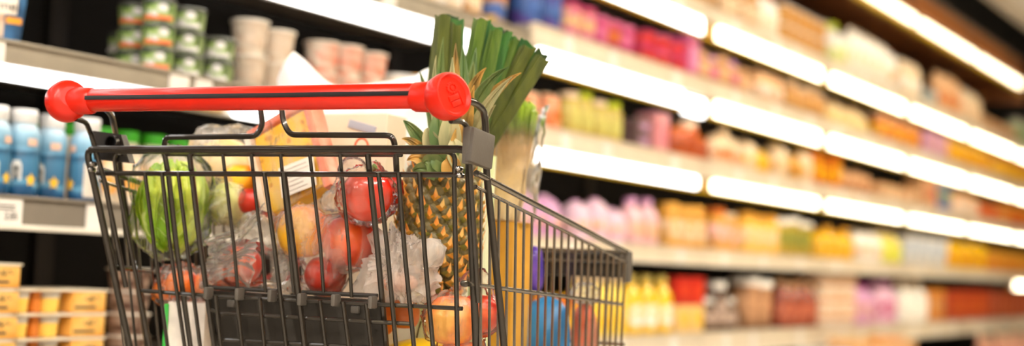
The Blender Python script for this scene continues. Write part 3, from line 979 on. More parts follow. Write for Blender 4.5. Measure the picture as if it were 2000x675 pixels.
run('A', 1501, 1570, 'round_pack', 'gold round pack', .12, [.16, .12], [CREAM, GO], YL, [GO, BRN], after='yellow round packs')
run('A', 1571, 1634, 'carton', 'orange carton with gold label', .10, [.165, .13], OR, (245, 165, 40), YL, after='gold round packs')
run('A', 1635, 1696, 'pouch', 'peach pouch with brown print', .11, [.13, .12], PCH, TAN, (170, 110, 70), after='orange cartons')
run('A', 1697, 1784, 'carton', 'low peach carton', .15, .085, PCH, GO, CREAM, after='peach pouches')
run('A', 1785, 1812, 'carton', 'tall red carton', .13, .175, PCH, RED, RED, after='low peach cartons')
run('A', 1813, 1846, 'carton', 'green and blue carton', .12, .18, (100, 110, 190), LIM, (170, 205, 60), after='red carton')
run('A', 1847, 1895, 'round_pack', 'pale peach round pack', .16, .16, PCH, CREAM, WHITE, after='green and blue cartons')
run('A', 1896, 1945, 'pouch', 'orange-red pouch', .14, .14, (235, 90, 30), YL, OR, after='pale peach packs')
run('A', 1946, 2030, 'jar', 'orange jar with gold lid', .14, [.16, .13], OR, GO, [GO, RED], after='orange-red pouches')
# fourth shelf (right of the trolley)
run('R', 1000, 1098, 'round_pack', 'pink round pack', .11, [.125, .12], LIL, (240, 205, 225), PCH)
run('R', 1105, 1215, 'round_pack', 'lilac round pack with peach band', .10, [.12, .135, .11], (236, 200, 222), LIL, PCH, after='pink round packs')
run('R', 1216, 1290, 'bottle', 'pink bottle with lilac cap', .09, [.155, .16, .13], (240, 190, 200), LIL, PCH, after='lilac round packs')
run('R', 1291, 1380, 'jar', 'cream jar with golden lid', .09, [.155, .15], GO, (240, 180, 80), CREAM, after='pink bottles')
run('R', 1381, 1440, 'jar', 'golden jar with pink label', .10, [.16, .145], GO, [OR, CREAM], (240, 190, 190), after='cream jars')
run('R', 1441, 1505, 'jar', 'golden jar with yellow lid', .10, [.16, .155], (245, 190, 70), GO, CREAM, after='pink labelled jars')
run('R', 1506, 1585, 'tub', 'green-yellow tub with white lid', .11, [.15, .16], (200, 168, 56), WHITE, (150, 150, 60), after='golden jars')
run('R', 1586, 1652, 'bottle', 'yellow bottle with gold cap', .10, [.13, .15], YL, GO, GO, after='green-yellow tubs')
run('R', 1653, 1702, 'round_pack', 'big white round pack', .17, .15, WHITE, CREAM, PCH, after='yellow bottles')
run('R', 1703, 1752, 'bottle', 'lime bottle with cream cap', .14, .165, (235, 225, 110), CREAM, LIM, after='white round packs')
run('R', 1753, 1828, 'tub', 'white tub with blue-grey band', .17, .18, WHITE, GRY, (190, 200, 215), after='lime bottles')
run('R', 1829, 1910, 'round_pack', 'gold round pack with orange print', .13, [.15, .17], YL, CREAM, OR, after='blue-grey tubs')
run('R', 1911, 2030, 'jar', 'dark gold jar', .14, [.13, .14], GO, (200, 140, 40), OR, after='gold round packs')
# fifth shelf (right of the trolley)
run('E', 980, 1110, 'carton', 'orange carton', .09, .12, OR, YL, YL)
run('E', 1111, 1215, 'bottle', 'yellow bottle with pale cap', .075, .19, (250, 215, 90), CREAM, YL, after='orange cartons')
run('E', 1216, 1300, 'bottle', 'yellow bottle with white label', .085, .195, (250, 200, 50), (250, 225, 120), WHITE, after='pale capped bottles')
run('E', 1301, 1362, 'carton', 'carton of a red on cream pair', .105, [.095], PCH, RED, RED, stack=2, after='white labelled bottles', levels=[((236, 200, 130), YL, YL), (RED, (230, 60, 30), (226, 70, 30))])
run('E', 1363, 1440, 'jar', 'brown jar with white lid', .09, [.12, .18], (84, 60, 44), WHITE, (200, 175, 160), after='red on cream pairs')
run('E', 1441, 1512, 'tub', 'white lidded brown tub', .12, [.20, .19], (130, 90, 60), WHITE, (200, 150, 110), after='brown jars')
run('E', 1513, 1585, 'bottle', 'red-brown bottle with pink cap', .10, [.20, .185], (140, 64, 44), PCH, (200, 110, 80), after='white lidded tubs')
run('E', 1586, 1652, 'tub', 'white tub in a tall stack', .14, .075, WHITE, CREAM, PCH, stack=3, after='red-brown bottles')
run('E', 1653, 1700, 'bottle', 'lilac bottle with purple cap', .12, [.20, .19], LIL, (190, 90, 170), (200, 160, 120), after='stacked white tubs')
run('E', 1701, 1745, 'bottle', 'pink bottle with pale cap', .12, .21, (232, 185, 215), LIL, MAG, after='lilac bottles')
run('E', 1746, 1796, 'bottle', 'tall white bottle', .14, [.22, .20], WHITE, CREAM, WHITE, after='pink bottles')
run('E', 1797, 1836, 'carton', 'amber carton with peach label', .14, .17, (220, 140, 50), OR, PCH, after='white bottles')
run('E', 1837, 1925, 'carton', 'rust red carton', .15, [.165, .17], (190, 70, 30), (165, 40, 30), (222, 110, 40), after='amber cartons')
run('E', 1926, 2030, 'carton', 'dark rust carton', .16, [.165, .16], (175, 75, 35), BRN, (205, 110, 60), after='rust red cartons')
# base deck, in front of the fifth shelf
run('D', 1290, 1420, 'carton', 'white wrapped pack', .13, .33, WHITE, (225, 235, 240), WHITE, x=.13, zoff=.181)
run('D', 1421, 1640, 'carton', 'white and blue wrapped pack', .15, [.345, .33, .35], (226, 234, 238), WHITE, (200, 220, 232), x=.13, zoff=.181, after='white wrapped packs')
run('D', 1641, 1765, 'carton', 'yellow and cream carton', .16, [.38, .36, .37], PCH, [YL, OR], (250, 210, 110), x=.13, zoff=.181, after='white and blue packs')
run('D', 1905, 2040, 'pouch', 'peach pouch with pink print', .20, [.36, .34], PCH, CREAM, (240, 170, 170), x=.10, zoff=.181, after='yellow cartons')
# ------------------------------------------------------------------ products near the trolley, sharp enough to read
def facing(p):
    d = CAM - p
    return math.atan2(d.y, d.x)                        # a thing whose front is +x turned to the camera
def patch(mb, r, a0, z0, pts, lift=.0006, mi=0):
    """a flat outline laid round a can: pts are (arc length, height)"""
    vs = [Vector(((r + lift) * math.cos(a0 + x / r), (r + lift) * math.sin(a0 + x / r), z0 + z)) for x, z in pts]
    c = Vector((0, 0, 0))
    for v in vs: c += v
    cx = sum(x for x, z in pts) / len(pts); cz = sum(z for x, z in pts) / len(pts)
    vs.append(Vector(((r + lift) * math.cos(a0 + cx / r), (r + lift) * math.sin(a0 + cx / r), z0 + cz)))
    n = len(pts)
    return mb.add(vs, [(k, (k + 1) % n, n) for k in range(n)], mi, False)
def strip(mb, r, a0, z0, w, h, lift=.0006, mi=0, n=8):
    """a band patch laid round a can"""
    vs = []
    for k in range(n + 1):
        a = a0 + (k / n - .5) * w / r
        for z in (z0 - h / 2, z0 + h / 2):
            vs.append(Vector(((r + lift) * math.cos(a), (r + lift) * math.sin(a), z)))
    return mb.add(vs, [(2 * k, 2 * k + 2, 2 * k + 3, 2 * k + 1) for k in range(n)], mi, True)
STAR = [((.010 if k % 2 == 0 else .0052) * math.cos(PI / 2 + PI * k / 5), (.010 if k % 2 == 0 else .0052) * math.sin(PI / 2 + PI * k / 5)) for k in range(10)]

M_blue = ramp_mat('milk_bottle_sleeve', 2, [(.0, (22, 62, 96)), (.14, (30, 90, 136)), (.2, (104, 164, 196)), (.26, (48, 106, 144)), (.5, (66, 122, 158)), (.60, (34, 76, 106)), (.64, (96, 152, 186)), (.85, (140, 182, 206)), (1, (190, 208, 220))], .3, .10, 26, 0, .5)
M_cap = mat('white_cap', (208, 206, 202), .4)
M_barw = mat('barcode_white', (226, 226, 220), .5)
M_yell = mat('yellow_print', (250, 198, 40), .45)
M_cremp = mat('cream_print', (240, 226, 208), .45)
M_pinkp = mat('peach_print', (235, 190, 165), .45)
def milk_bottle(px, x, turn, label):
    z = ZT['R'] + .0005
    p = Vector((x, ypos(px, z, x), z))
    t = thing('milk_bottle', label, 'bottle', p, (0, 0, facing(p) + turn), 'blue milk bottles')
    r, h = .0295, .154
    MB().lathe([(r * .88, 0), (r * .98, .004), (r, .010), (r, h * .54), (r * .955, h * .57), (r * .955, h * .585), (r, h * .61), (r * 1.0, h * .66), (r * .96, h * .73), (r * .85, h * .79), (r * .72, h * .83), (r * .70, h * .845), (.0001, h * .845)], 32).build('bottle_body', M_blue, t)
    c = MB(); prof = []
    c.lathe([(r * .76, h * .845), (r * .80, h * .85), (r * .80, h * .885), (r * .76, h * .89), (r * .76, h * .90), (r * .80, h * .905), (r * .79, h * .985), (r * .72, h), (.0001, h)], 36)
    c.build('cap', M_cap, t)
    b = MB()
    patch(b, r, -.25, .046, [(-.008, -.017), (.008, -.017), (.009, -.014), (.009, .010), (.006, .015), (.006, .018), (-.006, .018), (-.006, .015), (-.009, .010), (-.009, -.014)])
    bo = b.build('barcode_patch', M_barw, t, label='white bottle-shaped barcode patch')
    bb = MB(); rr_ = random.Random(4)
    for k in range(9):
        strip(bb, r, -.25, .034 + k * .0024, .0115, .0009 + .0008 * rr_.random(), .0010)
    bb.build('barcode', M_ink, bo)
    s = MB(); patch(s, r, .62, .031, [(a, b_ * 1.25) for a, b_ in STAR], .0008)
    s.build('star', M_yell, t, label='yellow star')
    s = MB(); strip(s, r, .62, .096, .018, .012, .001); s.build('print_panel', M_pinkp, t)
    s = MB(); strip(s, r, 1.95, .040, .026, .06, .001); so = s.build('text_panel', M_cremp, t, label='cream text panel')
    s = MB()
    for k in range(6):
        strip(s, r, 1.95, .018 + k * .009, .022, .002, .0016)
    s.build('print_line', pm((150, 150, 150)), so)
milk_bottle(-20, -.036, .35, 'blue milk bottle cut off by the left edge of the photo')
milk_bottle(37, -.036, .0, 'blue milk bottle with a white cap, its barcode facing out')
milk_bottle(92, -.062, -.30, 'blue milk bottle standing second left of the trolley bracket')
milk_bottle(162, -.036, -1.55, 'blue milk bottle with cream text panel beside the trolley bracket')
run('R', 50, 360, 'jar', 'bottle with a bright green cap', .064, .150, (238, 224, 200), (70, 190, 40), (246, 170, 40), x=-.125, after='milk bottles')
run('R', 372, 905, 'jar', 'cream jar with a green cap', .085, .13, CREAM, GRN, YL, x=-.10, after='green capped bottles')

# green tubs
M_tubg = mat('green_tub_print', (46, 88, 28), .4, c2=(160, 186, 110), scale=34, lo=.47, hi=.56)
M_tubl = mat('pale_green_label', (150, 178, 96), .4, c2=(226, 228, 212), scale=40)
M_tubd = mat('grey_tub_print', (62, 80, 44), .4, c2=(140, 160, 104), scale=34, lo=.45, hi=.6)
M_tubo = mat('orange_print', (232, 120, 70), .45)
M_tubw = mat('white_print', (226, 224, 220), .45)
M_clear = mat('smoky_clear_lid', (98, 100, 92), .2, spec=.7)
def green_tub(t, main, low):
    r, h = .033, .0465
    MB().lathe([(r * .84, 0), (r * .87, .003), (r * .97, h * .84), (.0001, h * .84)], 28).build('tub_body', main, t)
    b = MB(); strip(b, r * .945, 0, h * .44, .044, h * .56, .001, n=10); b.build('front_label', M_tubl, t, label='pale front label')
    b = MB(); strip(b, r * .90, .0, h * .21, .056, h * .17, .003, n=10); b.build('colour_band', low, t)
    b = MB()
    for a, w, z in ((.28, .016, .62), (-.2, .010, .36)):
        patch(b, r * .95, a, h * z, [(w * math.cos(k * PI / 6) * .6, w * .5 * math.sin(k * PI / 6)) for k in range(12)], .0022)
    b.build('badge', M_tubw, t)
    MB().lathe([(r * .98, h * .83), (r * 1.05, h * .85), (r * 1.05, h * .90), (r * 1.0, h * .93), (r * .97, h), (.0001, h)], 28).build('lid', M_clear, t, label='smoky clear lid')
tubp = {}
def tub_stack(px, x, n, kind, say):
    z0 = ZT['A'] + .0005
    y = ypos(px, z0, x)
    for k in range(n):
        p = Vector((x, y, z0 + k * .0470))
        lab = 'green and %s tub, %s of the stack %s' % (kind, (['bottom', 'middle', 'top'] if n == 3 else ['bottom', 'top'])[k], say)
        rz = facing(p) + rng.uniform(-.15, .15) - (.0 if kind == 'orange' else .3)
        if kind in tubp:
            copy_tree(tubp[kind], p, (0, 0, rz), lab, 'green tubs in stacks')
        else:
            t = thing('dip_tub', lab, 'tub', p, (0, 0, rz), 'green tubs in stacks')
            green_tub(t, M_tubg if kind == 'orange' else M_tubd, M_tubo if kind == 'orange' else M_tubw)
            tubp[kind] = t
tub_stack(256, -.122, 3, 'orange', 'second from the shelf gap')
tub_stack(304, -.040, 3, 'orange', 'at the front beside the gap')
tub_stack(364, -.046, 3, 'white', 'right of the orange front stack')
tub_stack(424, -.040, 2, 'white', 'beside the white cups')
tub_stack(238, -.20, 2, 'white', 'hidden deepest on the shelf')
LAST[('A', 'front')] = ypos(458, 1.16, -.05)
run('A', 452, 600, 'cup', 'white cup with grape print', .082, [.074, .070], (214, 202, 184), (222, 214, 200), (200, 176, 152), stack=[2, 2, 1], after='green tubs')
run('A', 604, 738, 'cup', 'white cup with strawberry print', .082, [.070, .072], (218, 206, 188), (218, 204, 186), (216, 128, 100), stack=2, after='grape cups')
run('A', 756, 800, 'cup', 'plain white cup', .082, .105, (240, 230, 212), WHITE, CREAM, after='strawberry cups')
run('A', 800, 965, 'tub', 'white tub with a yellow lid', .082, .115, WHITE, GO, (240, 190, 120), after='plain white cup')

# dark blue pouch with a printed word, top left
M_pbl = mat('pouch_blue', (52, 104, 150), .35, c2=(30, 62, 96), scale=16)
p = Vector((-.05, ypos(2, ZT['A'], -.05), ZT['A'] + .0005))
po = thing('caramel_pouch', 'blue pouch with a white word panel and orange strip, top left corner', 'pouch', p, (0, 0, facing(p)))
def pfn(s):
    def g(u, v):
        w = .074 * (.80 + .20 * min(1, v * 2.2))
        x = (u - .5) * w
        dpt = .020 * math.sin(PI * u) ** .5 * (1 - v ** 3) + .002
        return Vector((s * dpt, x, .165 * v))
    return g
m_ = MB(); m_.grid(pfn(1), 17, 14); m_.grid(pfn(-1), 17, 14)
m_.add([pfn(1)(k / 16, 0) for k in range(17)] + [pfn(-1)(k / 16, 0) for k in range(16, -1, -1)], [tuple(range(34))], 0, False)
m_.build('pouch_body', M_pbl, po)
def pl_(u0, u1, z0, z1, lift, mt, nm, lab=None):
    b = MB()
    n = 8
    vs = []
    for k in range(n + 1):
        u = u0 + (u1 - u0) * k / n
        for z in (z0, z1):
            q = pfn(1)(u, z / .165); vs.append(q + Vector((lift, 0, 0)))
    b.add(vs, [(2 * k, 2 * k + 2, 2 * k + 3, 2 * k + 1) for k in range(n)], 0, True)
    return b.build(nm, mt, po, label=lab)
pl_(.06, .82, .052, .086, .0012, M_cremp, 'word_panel', 'white panel with dark letters')
pl_(.58, .96, .036, .047, .0012, mat('orange_strip', (240, 160, 40), .45), 'colour_strip', 'orange strip')
pl_(.04, .54, .012, .054, .0010, mat('tan_print', (214, 190, 166), .45, c2=(190, 150, 120), scale=60), 'picture_panel')
cu = bpy.data.curves.new('word_print', 'FONT'); cu.body = 'mel'; cu.size = .023; cu.align_x = 'CENTER'; cu.align_y = 'CENTER'; cu.extrude = .0003
f = text_mesh('word_print', cu); f.parent = po; f.data.materials.append(M_ink)
f.location = (.0220, .0095, .0655); f.rotation_euler = (PI / 2, 0, PI / 2)

# pudding multipacks on the fifth shelf
M_pud = mat('vanilla_pudding', (250, 205, 90), .3)
M_pcl = mat('clear_cup_rim', (196, 186, 170), .2)
M_foil = mat('foil_lid', (240, 228, 205), .35, c2=(225, 205, 170), scale=25)
M_slv = mat('orange_sleeve', (236, 168, 70), .5, c2=(246, 196, 110), scale=18)
M_slvd = mat('orange_sleeve_side', (214, 122, 40), .5)
pudp = []
def pudding(px, n, x=-.075):
    z0 = ZT['E'] + .0005
    y = ypos(px, z0, x)
    for k in range(n):
        lab = 'vanilla pudding multipack in orange sleeve, %s of the %s stack' % (['bottom', 'second', 'third', 'top'][k] if n == 4 else ['bottom', 'middle', 'top'][k], 'nearest' if px < 20 else 'next')
        p = Vector((x, y, z0 + k * .0432))
        if pudp:
            copy_tree(pudp[0], p, (0, 0, 0), lab, 'pudding multipacks'); continue
        t = thing('pudding_multipack', lab, 'pudding pack', p, (0, 0, 0), 'pudding multipacks'); pudp.append(t)
        for yy in (-.080, -.012):
            for xx in (.030, -.030):
                c = MB().lathe([(.0190, .001), (.0200, .003), (.0222, .026), (.0001, .026)], 20, (xx, yy, 0)).build('cup', M_pud, t, label='cup of yellow pudding')
                MB().lathe([(.0223, .026), (.0245, .038), (.0001, .038)], 20, (xx, yy, 0)).build('cup_rim', M_pcl, c)
        MB().box((0, -.003, .0403), (.118, .215, .0045), .002).build('foil_lid', M_foil, t, label='pale foil lid')
        s = MB(); s.box((0, .062, .019), (.116, .076, .0365), .002); so = s.build('sleeve', M_slv, t, label='orange card sleeve')
        MB().box((.020, -.046, .019), (.05, .016, .036), .001).build('sleeve_tab', M_slvd, t)
        q = MB(); q.box((.0586, .052, .0105), (.0008, .050, .0042)); q.build('dark_bar', M_ink, so)
        q = MB()
        q.tube([(.0588, .050 + .034 * (i / 14), .024 + .004 * math.sin(i * 1.3) + i * .0003) for i in range(15)], .0007, 4)
        q.tube([(.0588, .064 + .004 * math.sin(i * 1.1), .020 + i * .0016) for i in range(9)], .0007, 4)
        q.build('script', M_ink, so, label='dark script flourish')
pudding(72, 3)
pudding(-112, 4)
M_choc = (92, 62, 48)
LAST[('E', 'front')] = ypos(208, .61, -.06)
run('E', 204, 330, 'cup', 'chocolate pudding cup with pale lid', .088, .0415, M_choc, (230, 220, 205), (176, 150, 132), stack=4, after='vanilla packs')
# ------------------------------------------------------------------ groceries in the trolley
def fbm(p, o=3):
    s, a = 0.0, 1.0
    for _ in range(o):
        s += a * noise.noise(p); p = p * 2.03; a *= .5
    return s
def ridged(p):
    return 1 - abs(noise.noise(p)) * 2

TA, TB = AH, BH
def tv(a, b, c):
    return TA * a + TB * b + UP * c

def sphere_fn(c, rad, seed=0, amp=0.0, fr=20, axis=None):
    def fn(u, v):
        th, ph = 2 * PI * u, PI * v
        d = Vector((math.sin(ph) * math.cos(th), math.sin(ph) * math.sin(th), -math.cos(ph)))
        k = 1 + amp * fbm(d * fr + Vector((seed, seed * 1.7, 0)), 2)
        return c + TA * (d.x * rad[0] * k) + TB * (d.y * rad[1] * k) + UP * (d.z * rad[2] * k)
    return fn

def bag_mesh(c, balls, margin, seed, nu=72, nv=46, neck=None, wr=.006, floor=None, fr=7.0):
    """thin film drawn round the things inside, creased towards its neck"""
    c = Vector(c)
    def radius(d):
        r = .012
        for q, rad in balls:
            q = Vector(q) - c; R = rad + margin
            b = q.dot(d); disc = b * b - (q.length_squared - R * R)
            if disc > 0:
                r = max(r, b + math.sqrt(disc))
            else:
                # stretched film between two things
                r = max(r, (b + R * .25) * .72)
        return r
    def fn(u, v):
        th, ph = 2 * PI * u, PI * v
        d = Vector((math.sin(ph) * math.cos(th), math.sin(ph) * math.sin(th), -math.cos(ph)))
        r = 0.0
        for dd in (Vector((0, 0, 0)), Vector((.16, 0, 0)), Vector((-.16, 0, 0)), Vector((0, .16, 0)), Vector((0, -.16, 0)), Vector((0, 0, .16)), Vector((0, 0, -.16))):
            r += radius((d + dd).normalized())
        r /= 7
        if neck is not None:
            nd = neck.normalized()
            a = math.acos(max(-1, min(1, d.dot(nd))))
            if a < .5:
                r = r * (1 + (neck.length / max(r, .01) - 1) * (1 - a / .5) ** 1.6)
            perp = (d - nd * d.dot(nd))
            if perp.length > 1e-4:
                perp.normalize()
                r += wr * .9 * noise.noise(perp * 4.5 + Vector((seed, 0, 0))) * min(1, a) + wr * .55 * (ridged(perp * 9 + Vector((0, seed, 0))) - .5) * (1 if a < 1.7 else .5)
        sk = d.z * 1.6 + d.x * .7                      # creases run slantwise in long lines
        q_ = Vector((d.x * 4.2 + d.z * 2.0 + seed, d.y * 4.2 + seed, d.z * 1.2 - d.x * .8))
        r += wr * (ridged(q_) ** 2 - .4) * .55 + wr * .30 * (ridged(q_ * 2.3) ** 3 - .3)
        for q, rad in balls:                             # never inside what it holds
            q = Vector(q) - c; R = rad * 1.05 + .0015
            b = q.dot(d); disc = b * b - (q.length_squared - R * R)
            if disc > 0: r = max(r, b + math.sqrt(disc))
        p = c + d * r
        if floor is not None and p.z < floor:
            p.z = floor + .0005
        return keep_in(p)
    return MB().grid(fn, nu, nv, closed_u=True)

F_clear = film_mat('clear_film', (255, 252, 246), (.0, .22), 12, (2, 2, .6), rough=.12, bump=.45)
F_clear2 = film_mat('clear_bag_film', (252, 246, 236), (.04, .30), 12, (1.6, 1.6, .5), .14, .5)
F_milk = film_mat('milky_bag_film', (255, 250, 240), (.0, .50), 15, (2.2, 2.2, .5), .2, .35, 24)
F_puff = film_mat('puffed_bag_film', (255, 250, 240), (.08, .55), 12, (1.6, 1.6, .5), .10, .5)
F_dense = film_mat('dense_bag_film', (252, 246, 238), (.55, .85), 18, (1, 1, .6), .22, .8, 30)
F_white = film_mat('white_carrier_film', (250, 247, 245), (.90, .99), 12, rough=.3, bump=.4, bscale=20)

M_mango = mat('mango_skin', (238, 120, 28), .32, c2=(250, 190, 40), scale=13, lo=.42, hi=.6)
M_apple = mat('apple_skin', (214, 42, 22), .28, c2=(244, 120, 40), scale=14, lo=.46, hi=.70)
M_apred = mat('dark_apple_skin', (150, 24, 16), .3, c2=(206, 50, 26), scale=12)
M_peach = mat('peach_skin', (236, 84, 40), .45, c2=(250, 186, 90), scale=14, lo=.4, hi=.62)
M_pepp = mat('pepper_skin', (226, 30, 14), .2, c2=(240, 70, 30), scale=10, coat=.3)
M_stalk = mat('fruit_stalk', (96, 84, 40), .7)
M_tom = mat('tomato_skin', (232, 80, 20), .25, c2=(244, 130, 40), scale=12)
M_melon = mat('melon_skin', (246, 206, 20), .35, c2=(236, 180, 12), scale=8, bump=.1, bscale=30)

def fruit(name, label, cat, c, r, mt, seed=0, squash=(1, 1, .94), group=None, stalk=True, dip=.12):
    c = Vector(c)
    def fn(u, v):
        th, ph = 2 * PI * u, PI * v
        d = Vector((math.sin(ph) * math.cos(th), math.sin(ph) * math.sin(th), -math.cos(ph)))
        k = 1 + .035 * noise.noise(d * 1.6 + Vector((seed, 0, 0)))
        k *= 1 - dip * max(0, abs(d.z) - .82) / .18
        return c + TA * (d.x * r * squash[0] * k) + TB * (d.y * r * squash[1] * k) + UP * (d.z * r * squash[2] * k)
    o = MB().grid(fn, 32, 20, closed_u=True).build(name, mt, None, c)
    tag(o, label, cat, group)
    if stalk:
        q = Vector((0, 0, r * squash[2] * (1 - dip)))
        s = MB().tube([q, q + Vector((.001, .002, r * .16)), q + Vector((.004, .003, r * .3))], [.0014, .0011, .0016], 6)
        s.build('stalk', M_stalk, o)
    return o

FLOOR = ZF + .007
# -- milk carton-like white pack with a green edge, bottom left
M_paper = mat('white_pack_paper', (236, 226, 214), .5, var=.05, scale=60)
M_grn = mat('green_edge_print', (60, 190, 70), .4)
p0 = PT(370, 640, .124)
R3 = Matrix((TA, TB, UP)).transposed()
def inbox(name, label, cat, c, s, mt, bev=.006, rot=None, group=None):
    """a box-shaped pack in the trolley's own directions; its base centre is c"""
    o = MB().box((0, 0, s[2] / 2), s, bev).build(name, mt, None)
    o.location = c
    o.rotation_euler = ((R3 @ rot) if rot else R3).to_euler()
    return tag(o, label, cat, group)
top = PT(385, 588, .118)
wpk = inbox('white_pack', 'white paper pack with a green edge at the lower left of the trolley', 'pack', Vector((p0.x, p0.y, FLOOR)), (.058, .038, top.z - FLOOR), M_paper, .008, Matrix.Rotation(math.radians(18), 3, 'Z'))
MB().box((-.0275, -.0200, (top.z - FLOOR) / 2), (.006, .003, (top.z - FLOOR) * .96), .001).build('green_edge', M_grn, wpk, label='green edge')
WT = top.z
# -- yellow melon
mc = PT(812, 700, .19)
mr = .075
fruit('melon', 'yellow melon low behind the right end of the seat plate', 'melon', Vector((mc.x, mc.y, FLOOR + mr * 1.37)), mr, M_melon, 3, (1.0, 1.0, 1.36), None, True, .05)
# -- red apples on the floor of the basket under the big bag
# -- big bag of mangoes and apples
BB = .115
mg = []
def ball(name, label, cat, px, py, w, b, mt, seed, sq=(1, 1, .94), group=None, stalk=False, dip=.12):
    c = PT(px, py, b); r = size(w, c) / 2
    fruit(name, label, cat, c, r, mt, seed, sq, group, stalk, dip)
    return (c, r)
b1 = ball('mango', 'yellow-orange mango at the middle of the bag behind the rear wires', 'fruit', 592, 453, 100, .118, M_mango, 1, (1, 1, 1.12), 'fruit in the big bag')
b2 = ball('apple', 'big red-orange apple on the right in the big clear bag', 'fruit', 686, 472, 110, .124, M_apple, 2, (1, 1, 1.0), 'fruit in the big bag')
b3 = ball('apple', 'dark red apple low between mango and red-orange apple', 'fruit', 636, 536, 84, .13, M_apred, 3, (1, 1, .95), 'fruit in the big bag')
b4 = ball('apple', 'red apple on the left in the big clear bag', 'fruit', 470, 516, 84, .143, M_apple, 4, (1, 1, .95), 'fruit in the big bag')
cb = PT(570, 500, .125)
bag = bag_mesh(cb, [b1, b2, b3, b4, (PT(508, 452, .125), .026), (PT(560, 530, .13), .026)], .004, 3.1, 96, 60, neck=PT(402, 545, .10) - cb, wr=.008)
fruit_bag = bag.build('fruit_bag', F_milk, None, cb)
tag(fruit_bag, 'thin clear bag of mangoes and apples twisted shut at its left', 'bag')
def fan(u, v):
    # pleated tail of the bag, gathered to the left of the fruit
    A_ = PT(398 + 8 * math.sin(v * 5), 468 + 92 * v, .105)
    B_ = PT(512 - 26 * v, 398 + 165 * v, .092)
    M_ = PT(448, 462 + 66 * v, .088)
    p = A_ * (1 - u) ** 2 + M_ * 2 * u * (1 - u) + B_ * u * u
    pl = (abs(((v * 8.5 + .5 * math.sin(v * 11)) % 1) - .5) * 2) ** 1.5
    return p + TB * (.008 * pl * (.35 + u * .65) + .004 * noise.noise(Vector((u * 6, v * 9, 2)))) + UP * (.004 * math.sin(u * 7 + v * 4))
fm_ = MB().sheet(fan, 40, 70, .0006)
fm_.v = [p - cb for p in fm_.v]
fm_.build('gathered_neck', film_mat('pleated_film', (255, 251, 242), (.10, .66), 14, (1.6, 1.6, .5), .3, .1, 18), fruit_bag, label='pleated gathered neck')
# carrier pack under the fruit bag, hidden behind the seat plate
pm_ = PT(575, 640, .20)
und = bag_mesh(Vector((pm_.x, pm_.y, FLOOR + .085)), [(Vector((pm_.x, pm_.y, FLOOR + .075)) + TA * dx + TB * dy, .05) for dx, dy in ((-.06, 0), (.03, 0), (0, .01))], .008, 9.3, 56, 36, wr=.009, floor=FLOOR)
tag(und.build('grocery_bag', F_dense, None, Vector((pm_.x, pm_.y, FLOOR))), 'filled white grocery bag under the fruit, behind the black seat plate', 'bag')
# small pale pack with green print peeping over the plate
gp = PT(522, 590, .125)
M_pgrn = mat('pale_green_print', (212, 214, 200), .45, c2=(150, 190, 110), scale=18)
g = bag_mesh(gp, [(PT(498, 590, .125), .015), (PT(546, 592, .125), .015), (PT(520, 605, .125), .018)], .004, 5.5, 48, 30, wr=.005)
tag(g.build('herb_bag', mat('pale_bag', (216, 212, 200), .35, c2=(170, 196, 130), scale=16, lo=.5, hi=.62), None, gp), 'pale bag with a green patch just above the seat plate', 'bag')
# -- orange tomatoes in a bag, left
tb = []
for k, (px, py, w) in enumerate(((356, 552, 64), (326, 566, 50), (402, 556, 58))):
    tb.append(ball('tomato', ('orange-red tomato in the left bag, nearest the white pack', 'small orange tomato at the left end of its bag', 'orange tomato at the right end of the left bag')[k], 'tomato', px, py, w, .118 + .01 * k, M_tom, k + 9, (1, 1, .9), 'tomatoes in the left bag'))
tc_ = PT(358, 552, .125)
g = bag_mesh(tc_, tb + [(PT(330, 540, .12), .012)], .005, 6.7, 60, 36, neck=PT(425, 525, .12) - tc_, wr=.007)
tag(g.build('tomato_bag', F_milk, None, tc_), 'milky bag of orange tomatoes under the lettuce', 'bag')
cabc = PT(446, 396, .178); cabr = size(78, cabc) / 2
fruit('cabbage', 'pale yellow cabbage in the film right of the green lettuce', 'cabbage', cabc, cabr, mat('pale_cabbage_leaf', (236, 226, 170), .4, c2=(206, 208, 110), scale=18, bump=.4, bscale=40, stretch=(1, 1, .4)), 14, (1, 1, 1.1), None, False, .03)
g = bag_mesh(cabc, [(cabc, cabr)], .004, 12.7, 60, 40, neck=PT(474, 372, .15) - cabc, wr=.008)
tag(g.build('cabbage_bag', F_puff, None, cabc), 'milky crinkled bag round the pale yellow cabbage', 'bag')
# -- lettuce in film
lc = PT(334, 400, .112)
lr = size(138, lc) / 2
M_let = mat('lettuce_leaf', (128, 176, 16), .38, c2=(208, 222, 74), scale=26, bump=.6, bscale=70, sss=.05, stretch=(1, 1, .5))
def let_fn(k, n, ring):
    a = 2 * PI * k / n + ring * .5 + .35
    R = lr * (.88, .83, .78)[ring]
    def fn(u, v):
        th = a + (u - .5) * (1.75 - .2 * ring) * (.65 + .5 * v)
        ph = -1.38 + v * (2.1 + .35 * ring)
        e1 = max(0, abs(u - .5) * 2 - .5) / .5; e2 = max(0, v - .7) / .3
        edge = min(1, math.hypot(e1, e2))
        w = .06 * math.sin(u * 30 + k * 2 + v * 7) * edge + .13 * fbm(Vector((u * 2.6 + k * 3.1, v * 2.4, ring * 5)), 4) + .04 * ridged(Vector((u * 7 + k, v * 5, 3)))
        r = R * (.93 + w + .15 * edge ** 2)
        d = Vector((math.cos(ph) * math.cos(th), math.cos(ph) * math.sin(th), math.sin(ph)))
        return keep_in(lc + TA * (d.x * r + .003) + TB * d.y * r + UP * d.z * r * 1.36)
    return fn
lm, ribs = MB(), MB()
